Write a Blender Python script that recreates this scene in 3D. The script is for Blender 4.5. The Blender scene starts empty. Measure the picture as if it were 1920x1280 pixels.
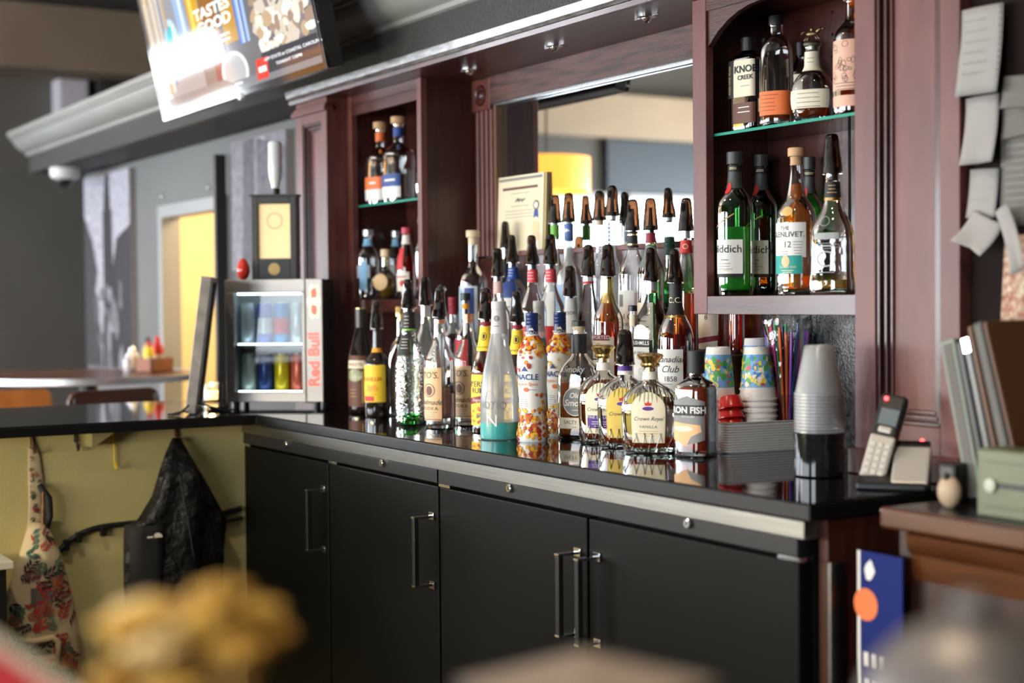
import bpy, bmesh, math, random
from math import sin, cos, pi, radians as RD
from mathutils import Vector, Matrix
random.seed(7)
SC = bpy.context.scene
COL = SC.collection
# ------------------------------------------------------------------ camera
def make_camera():
    yaw, pitch, roll = .551, .028, -.009
    f = Vector((-cos(yaw), sin(yaw), 0)); r = Vector((sin(yaw), cos(yaw), 0)); u = Vector((0, 0, 1))
    f2 = f*cos(pitch) - u*sin(pitch); u2 = u*cos(pitch) + f*sin(pitch)
    r3 = r*cos(roll) + u2*sin(roll); u3 = u2*cos(roll) - r*sin(roll)
    cam = bpy.data.cameras.new('camera'); o = bpy.data.objects.new('camera', cam); COL.objects.link(o)
    m = Matrix((r3, u3, -f2)).transposed().to_4x4(); m.translation = Vector((4.254, -1.661, 1.330))
    o.matrix_world = m
    cam.sensor_width = 36; cam.lens = 52.5; cam.clip_start = .05
    cam.dof.use_dof = True; cam.dof.focus_distance = 3.38; cam.dof.aperture_fstop = 2.2
    SC.camera = o
make_camera()
# ------------------------------------------------------------------ world, daylight, exposure
w = bpy.data.worlds.new('sky'); SC.world = w; w.use_nodes = True
w.node_tree.nodes['Background'].inputs[0].default_value = (.75, .86, 1, 1)
w.node_tree.nodes['Background'].inputs[1].default_value = 2.5
vs = SC.view_settings; vs.view_transform = 'Standard'; vs.look = 'None'; vs.gamma = 1; vs.use_curve_mapping = False
vs.exposure = .32
def area(name, loc, rot, sx, sy, power, col):
    l = bpy.data.lights.new(name, 'AREA'); l.shape = 'RECTANGLE'; l.size = sx; l.size_y = sy; l.energy = power; l.color = col
    o = bpy.data.objects.new(name, l); COL.objects.link(o); o.location = loc; o.rotation_euler = rot; return o
DAY = (.86, .93, 1)
# daylight standing in the openings of the windows (left wall, front wall)
area('daylight_left_window', (-5.53, -1.76, 1.65), (0, RD(-90), 0), 1.46, .72, 85, DAY)
area('daylight_left_window', (-5.53, -4.15, 1.545), (0, RD(-90), 0), 1.25, 1.60, 140, DAY)
area('daylight_front_window', (-3.6, -5.93, 1.545), (RD(90), 0, 0), 2.8, 1.25, 230, DAY)
area('daylight_front_window', (.2, -5.93, 1.545), (RD(90), 0, 0), 4.0, 1.25, 190, DAY)
area('daylight_front_window', (4.6, -5.93, 1.545), (RD(90), 0, 0), 2.2, 1.25, 130, DAY)
def lamp(name, loc, power, col, r=.05):
    l = bpy.data.lights.new(name, 'POINT'); l.energy = power; l.color = col; l.shadow_soft_size = r
    o = bpy.data.objects.new(name, l); COL.objects.link(o); o.location = loc; return o
SC.cycles.max_bounces = 14; SC.cycles.transmission_bounces = 10; SC.cycles.transparent_max_bounces = 32
SC.cycles.glossy_bounces = 5; SC.cycles.diffuse_bounces = 3
SC.cycles.caustics_reflective = False; SC.cycles.sample_clamp_indirect = 6.0
SC.cycles.use_denoising = True
# ------------------------------------------------------------------ materials
MATS = {}
def _new(name):
    m = bpy.data.materials.new(name); m.use_nodes = True; MATS[name] = m; return m, m.node_tree
def pbr(name, col, rough=.5, metal=0, spec=.5, coat=0, var=0, vscale=20, stretch=(1, 1, 1), bump=0, bscale=60, emis=None, estr=0, trans=0, ior=1.45, dark=None, bdist=.004):
    if name in MATS: return MATS[name]
    m, t = _new(name); b = t.nodes['Principled BSDF']
    b.inputs['Base Color'].default_value = (*col, 1); b.inputs['Roughness'].default_value = rough; b.inputs['Metallic'].default_value = metal
    b.inputs['Specular IOR Level'].default_value = spec; b.inputs['Coat Weight'].default_value = coat; b.inputs['Coat Roughness'].default_value = .12
    b.inputs['IOR'].default_value = ior; b.inputs['Transmission Weight'].default_value = trans
    if emis: b.inputs['Emission Color'].default_value = (*emis, 1); b.inputs['Emission Strength'].default_value = estr
    if var or bump:
        tc = t.nodes.new('ShaderNodeTexCoord'); mp = t.nodes.new('ShaderNodeMapping'); mp.inputs['Scale'].default_value = stretch
        t.links.new(tc.outputs['Object'], mp.inputs[0])
    if var:
        n = t.nodes.new('ShaderNodeTexNoise'); n.inputs['Scale'].default_value = vscale; n.inputs['Detail'].default_value = 6
        t.links.new(mp.outputs[0], n.inputs['Vector'])
        rp = t.nodes.new('ShaderNodeValToRGB'); d = dark or tuple(c*(1-var) for c in col)
        rp.color_ramp.elements[0].position = .32; rp.color_ramp.elements[1].position = .68
        rp.color_ramp.elements[0].color = (*d, 1); rp.color_ramp.elements[1].color = (*[min(1, c*(1+var*.5)) for c in col], 1)
        t.links.new(n.outputs[0], rp.inputs[0]); t.links.new(rp.outputs[0], b.inputs['Base Color'])
    if bump:
        n2 = t.nodes.new('ShaderNodeTexNoise'); n2.inputs['Scale'].default_value = bscale; n2.inputs['Detail'].default_value = 4
        t.links.new(mp.outputs[0], n2.inputs['Vector'])
        bp = t.nodes.new('ShaderNodeBump'); bp.inputs['Strength'].default_value = bump; bp.inputs['Distance'].default_value = bdist
        t.links.new(n2.outputs[0], bp.inputs['Height']); t.links.new(bp.outputs[0], b.inputs['Normal'])
    return m
def thin(name, tint, edge=.35, refl=1.0, rough=.02, bump=0, bscale=120):
    """thin glass wall: tinted see-through, more absorbing where it is seen edge-on, with surface reflection"""
    if name in MATS: return MATS[name]
    m, t = _new(name); t.nodes.remove(t.nodes['Principled BSDF']); out = t.nodes['Material Output']
    tr = t.nodes.new('ShaderNodeBsdfTransparent'); gl = t.nodes.new('ShaderNodeBsdfGlossy'); gl.inputs['Roughness'].default_value = rough
    lw = t.nodes.new('ShaderNodeLayerWeight'); lw.inputs['Blend'].default_value = .35
    pw = t.nodes.new('ShaderNodeMath'); pw.operation = 'POWER'; pw.inputs[1].default_value = 2.2; t.links.new(lw.outputs['Facing'], pw.inputs[0])
    mx = t.nodes.new('ShaderNodeMix'); mx.data_type = 'RGBA'; mx.inputs['A'].default_value = (*tint, 1)
    mx.inputs['B'].default_value = (*[(c**1.6)*(1-edge) for c in tint], 1)
    t.links.new(pw.outputs[0], mx.inputs['Factor']); t.links.new(mx.outputs['Result'], tr.inputs[0])
    fr = t.nodes.new('ShaderNodeFresnel'); fr.inputs[0].default_value = 1.5
    ml = t.nodes.new('ShaderNodeMath'); ml.operation = 'MULTIPLY'; ml.inputs[1].default_value = refl; t.links.new(fr.outputs[0], ml.inputs[0])
    ms = t.nodes.new('ShaderNodeMixShader'); t.links.new(ml.outputs[0], ms.inputs[0]); t.links.new(tr.outputs[0], ms.inputs[1]); t.links.new(gl.outputs[0], ms.inputs[2])
    t.links.new(ms.outputs[0], out.inputs[0])
    if bump:
        tc = t.nodes.new('ShaderNodeTexCoord'); n2 = t.nodes.new('ShaderNodeTexVoronoi'); n2.inputs['Scale'].default_value = bscale
        t.links.new(tc.outputs['Object'], n2.inputs['Vector']); bp = t.nodes.new('ShaderNodeBump'); bp.inputs['Strength'].default_value = bump; bp.inputs['Distance'].default_value = .003
        t.links.new(n2.outputs['Distance'], bp.inputs['Height'])
        for nd, s in ((gl, 'Normal'), (lw, 'Normal'), (fr, 'Normal')): t.links.new(bp.outputs[0], nd.inputs[s])
    return m
def frost(name, col, clear=.25):
    if name in MATS: return MATS[name]
    m, t = _new(name); t.nodes.remove(t.nodes['Principled BSDF']); out = t.nodes['Material Output']
    tr = t.nodes.new('ShaderNodeBsdfTransparent'); tr.inputs[0].default_value = (*col, 1)
    tl = t.nodes.new('ShaderNodeBsdfTranslucent'); tl.inputs[0].default_value = (*col, 1)
    df = t.nodes.new('ShaderNodeBsdfDiffuse'); df.inputs[0].default_value = (*col, 1)
    gl = t.nodes.new('ShaderNodeBsdfGlossy'); gl.inputs['Roughness'].default_value = .25
    a = t.nodes.new('ShaderNodeMixShader'); a.inputs[0].default_value = .5; t.links.new(tl.outputs[0], a.inputs[1]); t.links.new(df.outputs[0], a.inputs[2])
    b = t.nodes.new('ShaderNodeMixShader'); b.inputs[0].default_value = clear; t.links.new(a.outputs[0], b.inputs[1]); t.links.new(tr.outputs[0], b.inputs[2])
    fr = t.nodes.new('ShaderNodeFresnel'); c = t.nodes.new('ShaderNodeMixShader'); t.links.new(fr.outputs[0], c.inputs[0]); t.links.new(b.outputs[0], c.inputs[1]); t.links.new(gl.outputs[0], c.inputs[2])
    t.links.new(c.outputs[0], out.inputs[0]); return m
def liq(name, col, ior=1.34, body=0):
    if name in MATS: return MATS[name]
    m, t = _new(name); t.nodes.remove(t.nodes['Principled BSDF']); g = t.nodes.new('ShaderNodeBsdfGlass')
    g.inputs['Color'].default_value = (*col, 1); g.inputs['Roughness'].default_value = 0; g.inputs['IOR'].default_value = ior
    if body:
        tl = t.nodes.new('ShaderNodeBsdfTranslucent'); tl.inputs[0].default_value = (*col, 1); df = t.nodes.new('ShaderNodeBsdfDiffuse'); df.inputs[0].default_value = (*col, 1); a = t.nodes.new('ShaderNodeAddShader'); ms = t.nodes.new('ShaderNodeMixShader'); ms.inputs[0].default_value = body
        t.links.new(tl.outputs[0], a.inputs[0]); t.links.new(df.outputs[0], a.inputs[1]); t.links.new(g.outputs[0], ms.inputs[1]); t.links.new(a.outputs[0], ms.inputs[2]); t.links.new(ms.outputs[0], t.nodes['Material Output'].inputs[0]); return m
    t.links.new(g.outputs[0], t.nodes['Material Output'].inputs[0]); return m
def emit(name, col, s):
    if name in MATS: return MATS[name]
    m, t = _new(name); b = t.nodes['Principled BSDF']; b.inputs['Base Color'].default_value = (*col, 1); b.inputs['Roughness'].default_value = .3
    b.inputs['Emission Color'].default_value = (*col, 1); b.inputs['Emission Strength'].default_value = s; return m
WOOD = pbr('mahogany', (.060, .016, .012), .34, coat=.2, var=.45, vscale=9, stretch=(1.2, 6, .5), bump=.12, bscale=90)
WOODX = pbr('mahogany_lengthwise', (.072, .021, .016), .36, coat=.2, var=.5, vscale=9, stretch=(.5, 6, 3), bump=.12, bscale=90)
WOODP = pbr('mahogany_post', (.135, .042, .034), .44, spec=.5, coat=0, var=.3, vscale=7, stretch=(2, 6, .6), bump=.15, bscale=40)
VENEER = pbr('walnut_veneer', (.085, .036, .028), .5, var=.6, vscale=14, stretch=(.6, 4, 6), bump=.2, bscale=120)
GRAN = pbr('black_granite', (.006, .006, .007), .045, spec=.6, var=.9, vscale=900, bump=0)
GRANE = pbr('black_granite_edge', (.006, .006, .0065), .38, spec=.3, var=.8, vscale=500, bump=.15, bscale=500)
COOL = pbr('black_powder_coat', (.004, .004, .0035), .45, spec=.12, var=.35, vscale=3, bump=.06, bscale=700)
COOLF = pbr('black_satin_metal', (.012, .012, .013), .35, spec=.4)
STEEL = pbr('brushed_steel', (.32, .315, .30), .30, metal=1, var=.15, vscale=30, stretch=(.2, 8, 8))
CHROME = pbr('chrome', (.8, .8, .8), .12, metal=1)
BLACKP = pbr('black_plastic', (.012, .012, .012), .35)
BLACKG = pbr('black_gloss_plastic', (.008, .008, .009), .08)
GREYW = pbr('grey_wall_paint', (.165, .165, .160), .75, var=.1, vscale=2, bump=.08, bscale=220)
GREYL = pbr('taupe_wall_paint', (.125, .118, .105), .8, var=.1, vscale=2, bump=.08, bscale=150)
BEIGE = pbr('beige_wall_paint', (.40, .31, .21), .85, var=.1, vscale=2)
CEIL = pbr('ceiling_paint', (.50, .46, .41), .9, var=.08, vscale=2)
BROWNB = pbr('brown_bulkhead_paint', (.20, .155, .11), .85, var=.15, vscale=2)
FASC = pbr('textured_black_fascia', (.085, .086, .083), .36, spec=.7, bump=1.0, bscale=150, bdist=.02)
CROWN = pbr('grey_crown_paint', (.31, .315, .295), .42, spec=.5, var=.12, vscale=6, stretch=(.3, 3, 3))
MOULD = pbr('glossy_dark_moulding', (.06, .036, .033), .34, spec=.8, coat=.6, var=.35, vscale=30, bump=.25, bscale=200)
WHITEP = pbr('white_plastic', (.75, .75, .76), .4)
PAPER = pbr('paper', (.30, .28, .265), .8, var=.06, vscale=8, bump=.3, bscale=14)
PAPERG = pbr('grey_paper', (.14, .13, .115), .8, var=.1, vscale=8, bump=.3, bscale=14)
INK = pbr('black_ink', (.02, .02, .022), .5)
INKG = pbr('grey_ink', (.22, .21, .20), .6)
YELW = pbr('olive_yellow_wall', (.60, .52, .24), .7, var=.08, vscale=3, bump=.25, bscale=260)
# ------------------------------------------------------------------ mesh helpers
class MB:
    def __init__(s): s.v = []; s.f = []; s.mi = []; s.cm = 0
    def add(s, v, f):
        o = len(s.v); s.v += [tuple(p) for p in v]; s.f += [tuple(i+o for i in q) for q in f]; s.mi += [s.cm]*len(f); return s
    def box(s, x0, x1, y0, y1, z0, z1):
        v = [(x, y, z) for z in (z0, z1) for y in (y0, y1) for x in (x0, x1)]
        return s.add(v, [(0, 2, 3, 1), (4, 5, 7, 6), (0, 1, 5, 4), (2, 6, 7, 3), (0, 4, 6, 2), (1, 3, 7, 5)])
    def obox(s, M, x0, x1, y0, y1, z0, z1):
        n = len(s.v); s.box(x0, x1, y0, y1, z0, z1)
        for i in range(n, len(s.v)): s.v[i] = tuple(M @ Vector(s.v[i]))
        return s
    def lathe(s, prof, n=32, c=(0, 0, 0), cap=True, ax='z'):
        o = []; 
        for (r, z) in prof:
            for k in range(n):
                a = 2*pi*k/n
                p = (r*cos(a), r*sin(a), z)
                if ax == 'y': p = (p[0], z, p[1])
                if ax == 'x': p = (z, p[0], p[1])
                o.append((p[0]+c[0], p[1]+c[1], p[2]+c[2]))
        f = [];
        for i in range(len(prof)-1):
            for k in range(n):
                k2 = (k+1) % n; q = (i*n+k, i*n+k2, (i+1)*n+k2, (i+1)*n+k); f.append(q if ax != 'y' else q[::-1])
        if cap:
            a = tuple(range(n)); b = tuple((len(prof)-1)*n+k for k in range(n))
            f += [a[::-1] if ax != 'y' else a, b if ax != 'y' else b[::-1]]
        return s.add(o, f)
    def tube(s, pts, r, n=8, closed=False):
        pts = [Vector(p) for p in pts]; rr = r if isinstance(r, (list, tuple)) else [r]*len(pts); o = []; up = Vector((.13, .27, 1)).normalized(); m = len(pts)
        for i, p in enumerate(pts):
            d = (pts[(i+1) % m if closed else min(i+1, m-1)] - pts[(i-1) % m if closed else max(i-1, 0)]).normalized()
            a = d.cross(up)
            if a.length < 1e-4: a = d.cross(Vector((1, 0, 0)))
            a.normalize(); b = a.cross(d)
            for k in range(n):
                t = 2*pi*k/n; o.append(p + (a*cos(t)+b*sin(t))*rr[i])
        f = []; L = m if closed else m-1
        for i in range(L):
            for k in range(n):
                k2 = (k+1) % n; j = (i+1) % m; f.append((i*n+k, i*n+k2, j*n+k2, j*n+k))
        if not closed: f += [tuple(range(n))[::-1], tuple((m-1)*n+k for k in range(n))]
        return s.add(o, f)
    def prism(s, poly, a, b, ax='y'):
        """poly in 2D extruded from a to b along an axis"""
        n = len(poly)
        def pt(p, t): return {'y': (p[0], t, p[1]), 'x': (t, p[0], p[1]), 'z': (p[0], p[1], t)}[ax]
        v = [pt(p, a) for p in poly] + [pt(p, b) for p in poly]
        f = [tuple(range(n)), tuple(range(n, 2*n))[::-1]] + [(i, i+n, (i+1) % n+n, (i+1) % n) for i in range(n)]
        return s.add(v, f)
    def sphere(s, c, r, n=16, m=10, sq=(1, 1, 1)):
        prof = [(r*sin(pi*i/m) if 0 < i < m else 1e-4, -r*cos(pi*i/m)) for i in range(m+1)]
        k = len(s.v); s.lathe(prof, n, (0, 0, 0))
        for i in range(k, len(s.v)):
            p = s.v[i]; s.v[i] = (p[0]*sq[0]+c[0], p[1]*sq[1]+c[1], p[2]*sq[2]+c[2])
        return s
    def build(s, name, mat, parent=None, smooth=False, bevel=0, seg=2, fix=True):
        me = bpy.data.meshes.new(name); me.from_pydata(s.v, [], s.f); me.update()
        if fix:
            bm = bmesh.new(); bm.from_mesh(me); bmesh.ops.recalc_face_normals(bm, faces=bm.faces); bm.to_mesh(me); bm.free()
        for m in (mat if isinstance(mat, list) else [mat]): me.materials.append(m)
        if isinstance(mat, list): me.polygons.foreach_set('material_index', s.mi)
        if smooth:
            me.polygons.foreach_set('use_smooth', [True]*len(me.polygons))
            if smooth != 'all':
                try: me.set_sharp_from_angle(angle=RD(smooth if smooth is not True else 40))
                except Exception: pass
        o = bpy.data.objects.new(name, me); COL.objects.link(o)
        if parent: o.parent = parent
        if bevel:
            bv = o.modifiers.new('bevel', 'BEVEL'); bv.width = bevel; bv.segments = seg; bv.limit_method = 'ANGLE'
        return o
def tag(o, label=None, cat=None, group=None, kind=None):
    if label: o['label'] = label
    if cat: o['category'] = cat
    if group: o['group'] = group
    if kind: o['kind'] = kind
    return o
def thing(name, label, cat, loc=(0, 0, 0), rz=0, group=None):
    o = bpy.data.objects.new(name, None); COL.objects.link(o); o.location = loc; o.rotation_euler = (0, 0, rz); o.empty_display_size = .05
    return tag(o, label, cat, group)
def struct(o): o['kind'] = 'structure'; return o
def bx(name, mat, b, parent=None, bevel=0, **k): return MB().box(*b).build(name, mat, parent, bevel=bevel, **k)
_tc = {}
def text2d(body, size=1, shear=0, bold=0, space=1, res=3):
    key = (body, shear, bold, space)
    if key not in _tc:
        c = bpy.data.curves.new('lettering', 'FONT'); c.body = body; c.size = 1; c.shear = shear; c.offset = bold; c.space_character = space
        c.align_x = 'CENTER'; c.align_y = 'CENTER'; c.resolution_u = res
        o = bpy.data.objects.new('lettering', c); COL.objects.link(o)
        dg = bpy.context.evaluated_depsgraph_get(); dg.update()
        me = bpy.data.meshes.new_from_object(o.evaluated_get(dg))
        _tc[key] = ([(v.co.x, v.co.y) for v in me.vertices], [tuple(p.vertices) for p in me.polygons])
        bpy.data.objects.remove(o); bpy.data.curves.remove(c); bpy.data.meshes.remove(me)
    v, f = _tc[key]; return [(x*size, y*size) for x, y in v], f
def ell2d(rx, ry, n=24, rot=0): return [(rx*cos(2*pi*k/n+rot), ry*sin(2*pi*k/n+rot)) for k in range(n)]+[(0, 0)], [(k, (k+1) % n, n) for k in range(n)]
def ring2d(rx, ry, t, n=28):
    return [(rx*cos(2*pi*k/n), ry*sin(2*pi*k/n)) for k in range(n)]+[((rx-t)*cos(2*pi*k/n), (ry-t)*sin(2*pi*k/n)) for k in range(n)], [(k, (k+1) % n, n+(k+1) % n, n+k) for k in range(n)]
def rect2d(w, h, nx=14, ny=3):
    v = [(-w/2+w*i/nx, -h/2+h*j/ny) for j in range(ny+1) for i in range(nx+1)]
    return v, [(j*(nx+1)+i, j*(nx+1)+i+1, (j+1)*(nx+1)+i+1, (j+1)*(nx+1)+i) for j in range(ny) for i in range(nx)]
def poly2d(p):
    cx = sum(a for a, b in p)/len(p); cy = sum(b for a, b in p)/len(p); n = len(p); return list(p)+[(cx, cy)], [(k, (k+1) % n, n) for k in range(n)]
def refine2d(sh, L=.006):
    V, F = list(sh[0]), []; st = []
    for q in sh[1]:
        for k in range(1, len(q)-1): st.append((V[q[0]], V[q[k]], V[q[k+1]]))
    out = []; f = []; idx = {}
    def key(p):
        k = (round(p[0], 7), round(p[1], 7))
        if k not in idx: idx[k] = len(out); out.append(p)
        return idx[k]
    while st:
        a, b, c = st.pop(); e = [math.dist(a, b), math.dist(b, c), math.dist(c, a)]; m = max(e)
        if m <= L: f.append((key(a), key(b), key(c))); continue
        i = e.index(m); a, b, c = ((a, b, c), (b, c, a), (c, a, b))[i]; h = ((a[0]+b[0])/2, (a[1]+b[1])/2); st += [(a, h, c), (h, b, c)]
    return out, [q for q in f if len(set(q)) == 3]
def flat(name, mat, sh, parent, origin, ux, uz, off=0.0, at=(0, 0)):
    """2D shape laid on a flat face: origin + x*ux + y*uz"""
    o = Vector(origin); ux = Vector(ux); uz = Vector(uz); n = ux.cross(uz).normalized()
    return MB().add([o + ux*(x+at[0]) + uz*(y+at[1]) + n*off for x, y in sh[0]], sh[1]).build(name, mat, parent, fix=False)
# ------------------------------------------------------------------ the room
FL = pbr('dark_wood_floor', (.06, .04, .03), .4, var=.4, vscale=4, stretch=(1, 8, 1))
YB = .64
struct(bx('floor', FL, (-6.2, 6.6, -6.2, 3.2, -.1, 0)))
struct(bx('ceiling', CEIL, (-6.2, 6.6, -6.2, 3.2, 3.4, 3.5)))
# back wall with the doorway cut out
DX0, DX1, DZ = -2.60, -1.84, 1.735
m = MB(); m.box(-3.93, DX0, YB, YB+.06, 0, 2.24); m.box(DX1, 6.5, YB, YB+.06, 0, 2.24); m.box(DX0, DX1, YB, YB+.06, DZ, 2.24)
struct(m.build('wall_back', GREYW))
struct(bx('wall_right', GREYL, (6.5, 6.62, -6, 3.2, 0, 3.4)))
def wall_windows(name, axis, pos, th, lo, hi, wins, z0, z1, mat):
    m = MB(); cur = lo
    def b(a0, a1, c0, c1):
        if axis == 'x': m.box(pos, pos+th, a0, a1, c0, c1)
        else: m.box(a0, a1, pos, pos+th, c0, c1)
    for a, c in wins:
        zt = 2.38 if (a, c) == (-2.12, -1.40) else z1
        b(cur, a, 0, 3.4); b(a, c, 0, z0); b(a, c, zt, 3.4); cur = c
    b(cur, hi, 0, 3.4)
    return struct(m.build(name, mat))
LW = [(-4.95, -3.35), (-2.12, -1.40)]
FW = [(-5.0, -3.65), (-3.55, -2.2), (-1.8, -.5), (-.4, .9), (1.0, 2.2), (3.5, 4.55), (4.65, 5.7)]
wall_windows('wall_left', 'x', -5.62, .12, -6.12, 3.2, LW, .92, 2.17, GREYL)
wall_windows('wall_front', 'y', -6.12, .12, -5.5, 6.5, FW, .92, 2.17, GREYL)
PANE = thin('window_pane', (.96, .98, .98), .2, 1)
FRM = pbr('window_frame_paint', (.5, .5, .48), .5)
k = 0
for ax, ws in (('x', LW), ('y', FW)):
    for a, c in ws:
        k += 1; m = MB(); g = MB(); zt = 2.38 if (a, c) == (-2.12, -1.40) else 2.17
        def wb(M, a0, a1, z0, z1, d0, d1):
            if ax == 'x': M.box(-5.56+d0, -5.56+d1, a0, a1, z0, z1)
            else: M.box(a0, a1, -6.06+d0, -6.06+d1, z0, z1)
        for q in ((a, a+.05, .92, zt), (c-.05, c, .92, zt), (a, c, .92, .97), (a, c, zt-.05, zt), ((a+c)/2-.02, (a+c)/2+.02, .92, zt), (a, c, 1.60, 1.64)): wb(m, *q, .05, .10)
        wn = struct(m.build('window_%d' % k, FRM)); wb(g, a+.04, c-.04, .96, zt-.04, -.04, -.034); g.build('pane', PANE, wn)
struct(bx('wall_far', GREYL, (-5.5, 6.5, 3.08, 3.2, 0, 3.4)))
struct(bx('wall_side', GREYW, (-3.93, -3.81, YB+.06, 3.08, 0, 2.24)))
# brown bulkhead over the far left wall and beige soffits seen in the mirror
struct(bx('trim_1', BROWNB, (-5.5, -5.0, -.9, 3.08, 2.76, 3.15)))
struct(bx('trim_2', BEIGE, (-5.5, -5.3, -6, -.9, 2.60, 2.93)))
struct(bx('trim_3', BEIGE, (-5.3, 6.5, -6, -5.6, 2.60, 2.93)))
struct(bx('trim_4', pbr('blue_grey_header', (.06, .075, .09), .5), (-5.5, -5.44, -6, -3.95, 2.18, 2.59)))
# warm back room behind the doorway
WARM = pbr('warm_yellow_wall', (.88, .76, .50), .8, var=.06, vscale=2)
struct(bx('wall_back_room', WARM, (-3.68, -1.32, 1.75, 1.85, 0, 2.2)))
struct(bx('wall_back_room_left', WARM, (-3.80, -3.68, YB+.06, 1.85, 0, 2.2)))
struct(bx('wall_back_room_right', WARM, (-1.32, -1.2, YB+.06, 1.85, 0, 2.2)))
struct(bx('ceiling_back_room', WARM, (-3.8, -1.2, YB+.06, 1.85, 2.2, 2.24)))
lamp('back_room_lamp', (-2.4, 1.25, 2.0), 52, (1, .80, .50), .12)
m = MB(); fr = pbr('grey_door_frame', (.30, .30, .30), .45)
for b in ((DX0-.05, DX0+.006, YB-.02, YB+.07, 0, DZ-.006), (DX1-.006, DX1+.05, YB-.02, YB+.07, 0, DZ-.006), (DX0-.05, DX1+.05, YB-.02, YB+.07, DZ-.006, DZ+.05)): m.box(*b)
d = struct(m.build('door_1', fr)); bx('door_edge', pbr('black_door', (.02, .02, .02), .5), (DX1+.075, DX1+.10, YB-.07, YB-.022, 0, 1.95), d)
# soffit over the bar: underside, fascia, crown
SX0, SX1 = -3.93, 6.45
struct(bx('trim_5', pbr('soffit_underside', (.05, .05, .05), .6), (SX0, SX1, .365, YB, 2.03, 2.24)))
struct(bx('trim_6', FASC, (SX0, SX1, .345, .365, 2.03, 2.125)))
cp = [(.365, 2.12), (.345, 2.12), (.335, 2.125), (.335, 2.138), (.325, 2.142), (.305, 2.152), (.285, 2.17), (.268, 2.193), (.262, 2.205), (.25, 2.208), (.25, 2.217), (.24, 2.222), (.24, 2.245), (.365, 2.245)]
struct(MB().prism(cp, SX0-.04, SX1, 'x').build('trim_7', CROWN, smooth=30))
# ------------------------------------------------------------------ back bar woodwork
PZ = 1.0
def pilaster(x0, x1, label):
    t = thing('pilaster', label, 'pilaster', ((x0+x1)/2, .347, PZ), group='panelled pilasters of the back bar'); w = (x1-x0)/2; h = .985
    # shaft with a sunk panel: stiles, rails, panel
    bx('stile', WOODP, (-w, -w+.052, 0, .28, .0, h), t, .002); bx('stile', WOODP, (w-.045, w, 0, .28, .0, h), t, .002)
    bx('rail', WOODP, (-w+.052, w-.045, .0005, .05, h-.075, h), t, .001); bx('rail', WOODP, (-w+.052, w-.045, .0005, .05, 0, .098), t, .001)
    p = bx('panel', WOODP, (-w+.052, w-.045, .022, .05, .098, h-.075), t)
    a, b, c, d = -w+.052, w-.045, .098, h-.075
    for i, (q, y) in enumerate(((0, .004), (.011, .011), (.020, .017))):
        m = MB(); s = .0075
        for r in ((a+q, a+q+s, c+q, d-q), (b-q-s, b-q, c+q, d-q), (a+q, b-q, c+q, c+q+s), (a+q, b-q, d-q-s, d-q)): m.box(r[0], r[1], y, .024, r[2], r[3])
        m.build('moulding', WOOD, p, bevel=.0015)
    bx('plinth', WOODP, (-w-.008, w+.008, -.012, .0, 0, .048), t, .003)
    m = MB().box(-w-.012, w+.012, -.014, .02, h-.045, h-.03); m.box(-w-.006, w+.006, -.008, .02, h-.03, h-.02); m.build('capital', WOODP, t, bevel=.003)
    return t
PL = pilaster(-.377, -.135, 'reddish panelled wooden pilaster standing behind the small lit fridge')
PR = pilaster(2.211, 2.463, 'wide purple-brown panelled wooden pilaster behind the cordless phone')
SHELFG = thin('shelf_glass', (.80, .93, .90), .75, 1.2)
SHELFE = pbr('shelf_glass_edge', (.03, .30, .22), .12, spec=.8, emis=None)
HOLE = pbr('pin_hole', (.004, .003, .003), .9)
def cabinet(x0, x1, label, shz, arch, stl, str_, top):
    zb, zt, yf, yb = 1.294, 1.985, .42, YB-.005
    t = thing('wall_cabinet', label, 'cabinet', ((x0+x1)/2, yf, zb), group='open wall cabinets of the back bar'); w = (x1-x0)/2; h = zt-zb; D = yb-yf
    bx('stile', WOODP, (-w, -w+stl, 0, .022, 0, h), t, .002); bx('stile', WOODP, (w-str_, w, 0, .022, 0, h), t, .002)
    bx('rail', WOODX, (-w+stl, w-str_, .0008, .022, 0, .04), t, .001)
    bx('rail', WOODX, (-w+stl, w-str_, .0008, .022, h-.03, h), t, .001)
    if arch:   # arched valance below the top rail
        n = 14; a, b = -w+stl, w-str_; pts = [(a, h-.03), (b, h-.03)]
        for i in range(n+1):
            u = 1-2*i/n; pts.append(((a+b)/2+u*(b-a)/2, h-.033-.075*abs(u)**3.2 - (.0)))
        m = MB(); m.prism(pts, .006, .02, 'y'); m.build('valance', WOODX, t)
    else: bx('valance', WOODX, (-w+stl, w-str_, .004, .02, h-.03-top, h-.03), t, .001)
    bx('side_panel', WOOD, (-w, -w+.018, .022, D, 0, h), t); bx('side_panel', WOOD, (w-.018, w, .022, D, 0, h), t)
    bx('bottom_panel', WOODX, (-w+.018, w-.018, .022, D-.01, 0, .038), t); bx('top_panel', WOODX, (-w+.018, w-.018, .022, D-.01, h-.02, h), t)
    bk = bx('back_panel', WOOD, (-w+.018, w-.018, D-.012, D, 0, h), t)
    bx('back_seam', HOLE, (-.012, -.006, D-.0135, D-.011, .04, h-.03), t)
    m = MB()
    for zz in [q*.048+.12 for q in range(12)]:
        for yy in (.06, .155): m.lathe([(.0035, -w+.0175), (.0035, -w+.0188)], 8, (0, yy, zz), ax='x')
        for xx in (-.06, .075): m.lathe([(.0035, D-.0135), (.0035, D-.0118)], 8, (xx, 0, zz), ax='y')
    m.build('pin_hole', HOLE, t)['kind'] = 'stuff'
    g = bx('glass_shelf', SHELFG, (-w+.022, w-.022, .026, D-.016, shz-zb-.006, shz-zb), t)
    bx('polished_edge', SHELFE, (-w+.022, w-.022, .0245, .026, shz-zb-.006, shz-zb), g)
    return t
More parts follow.
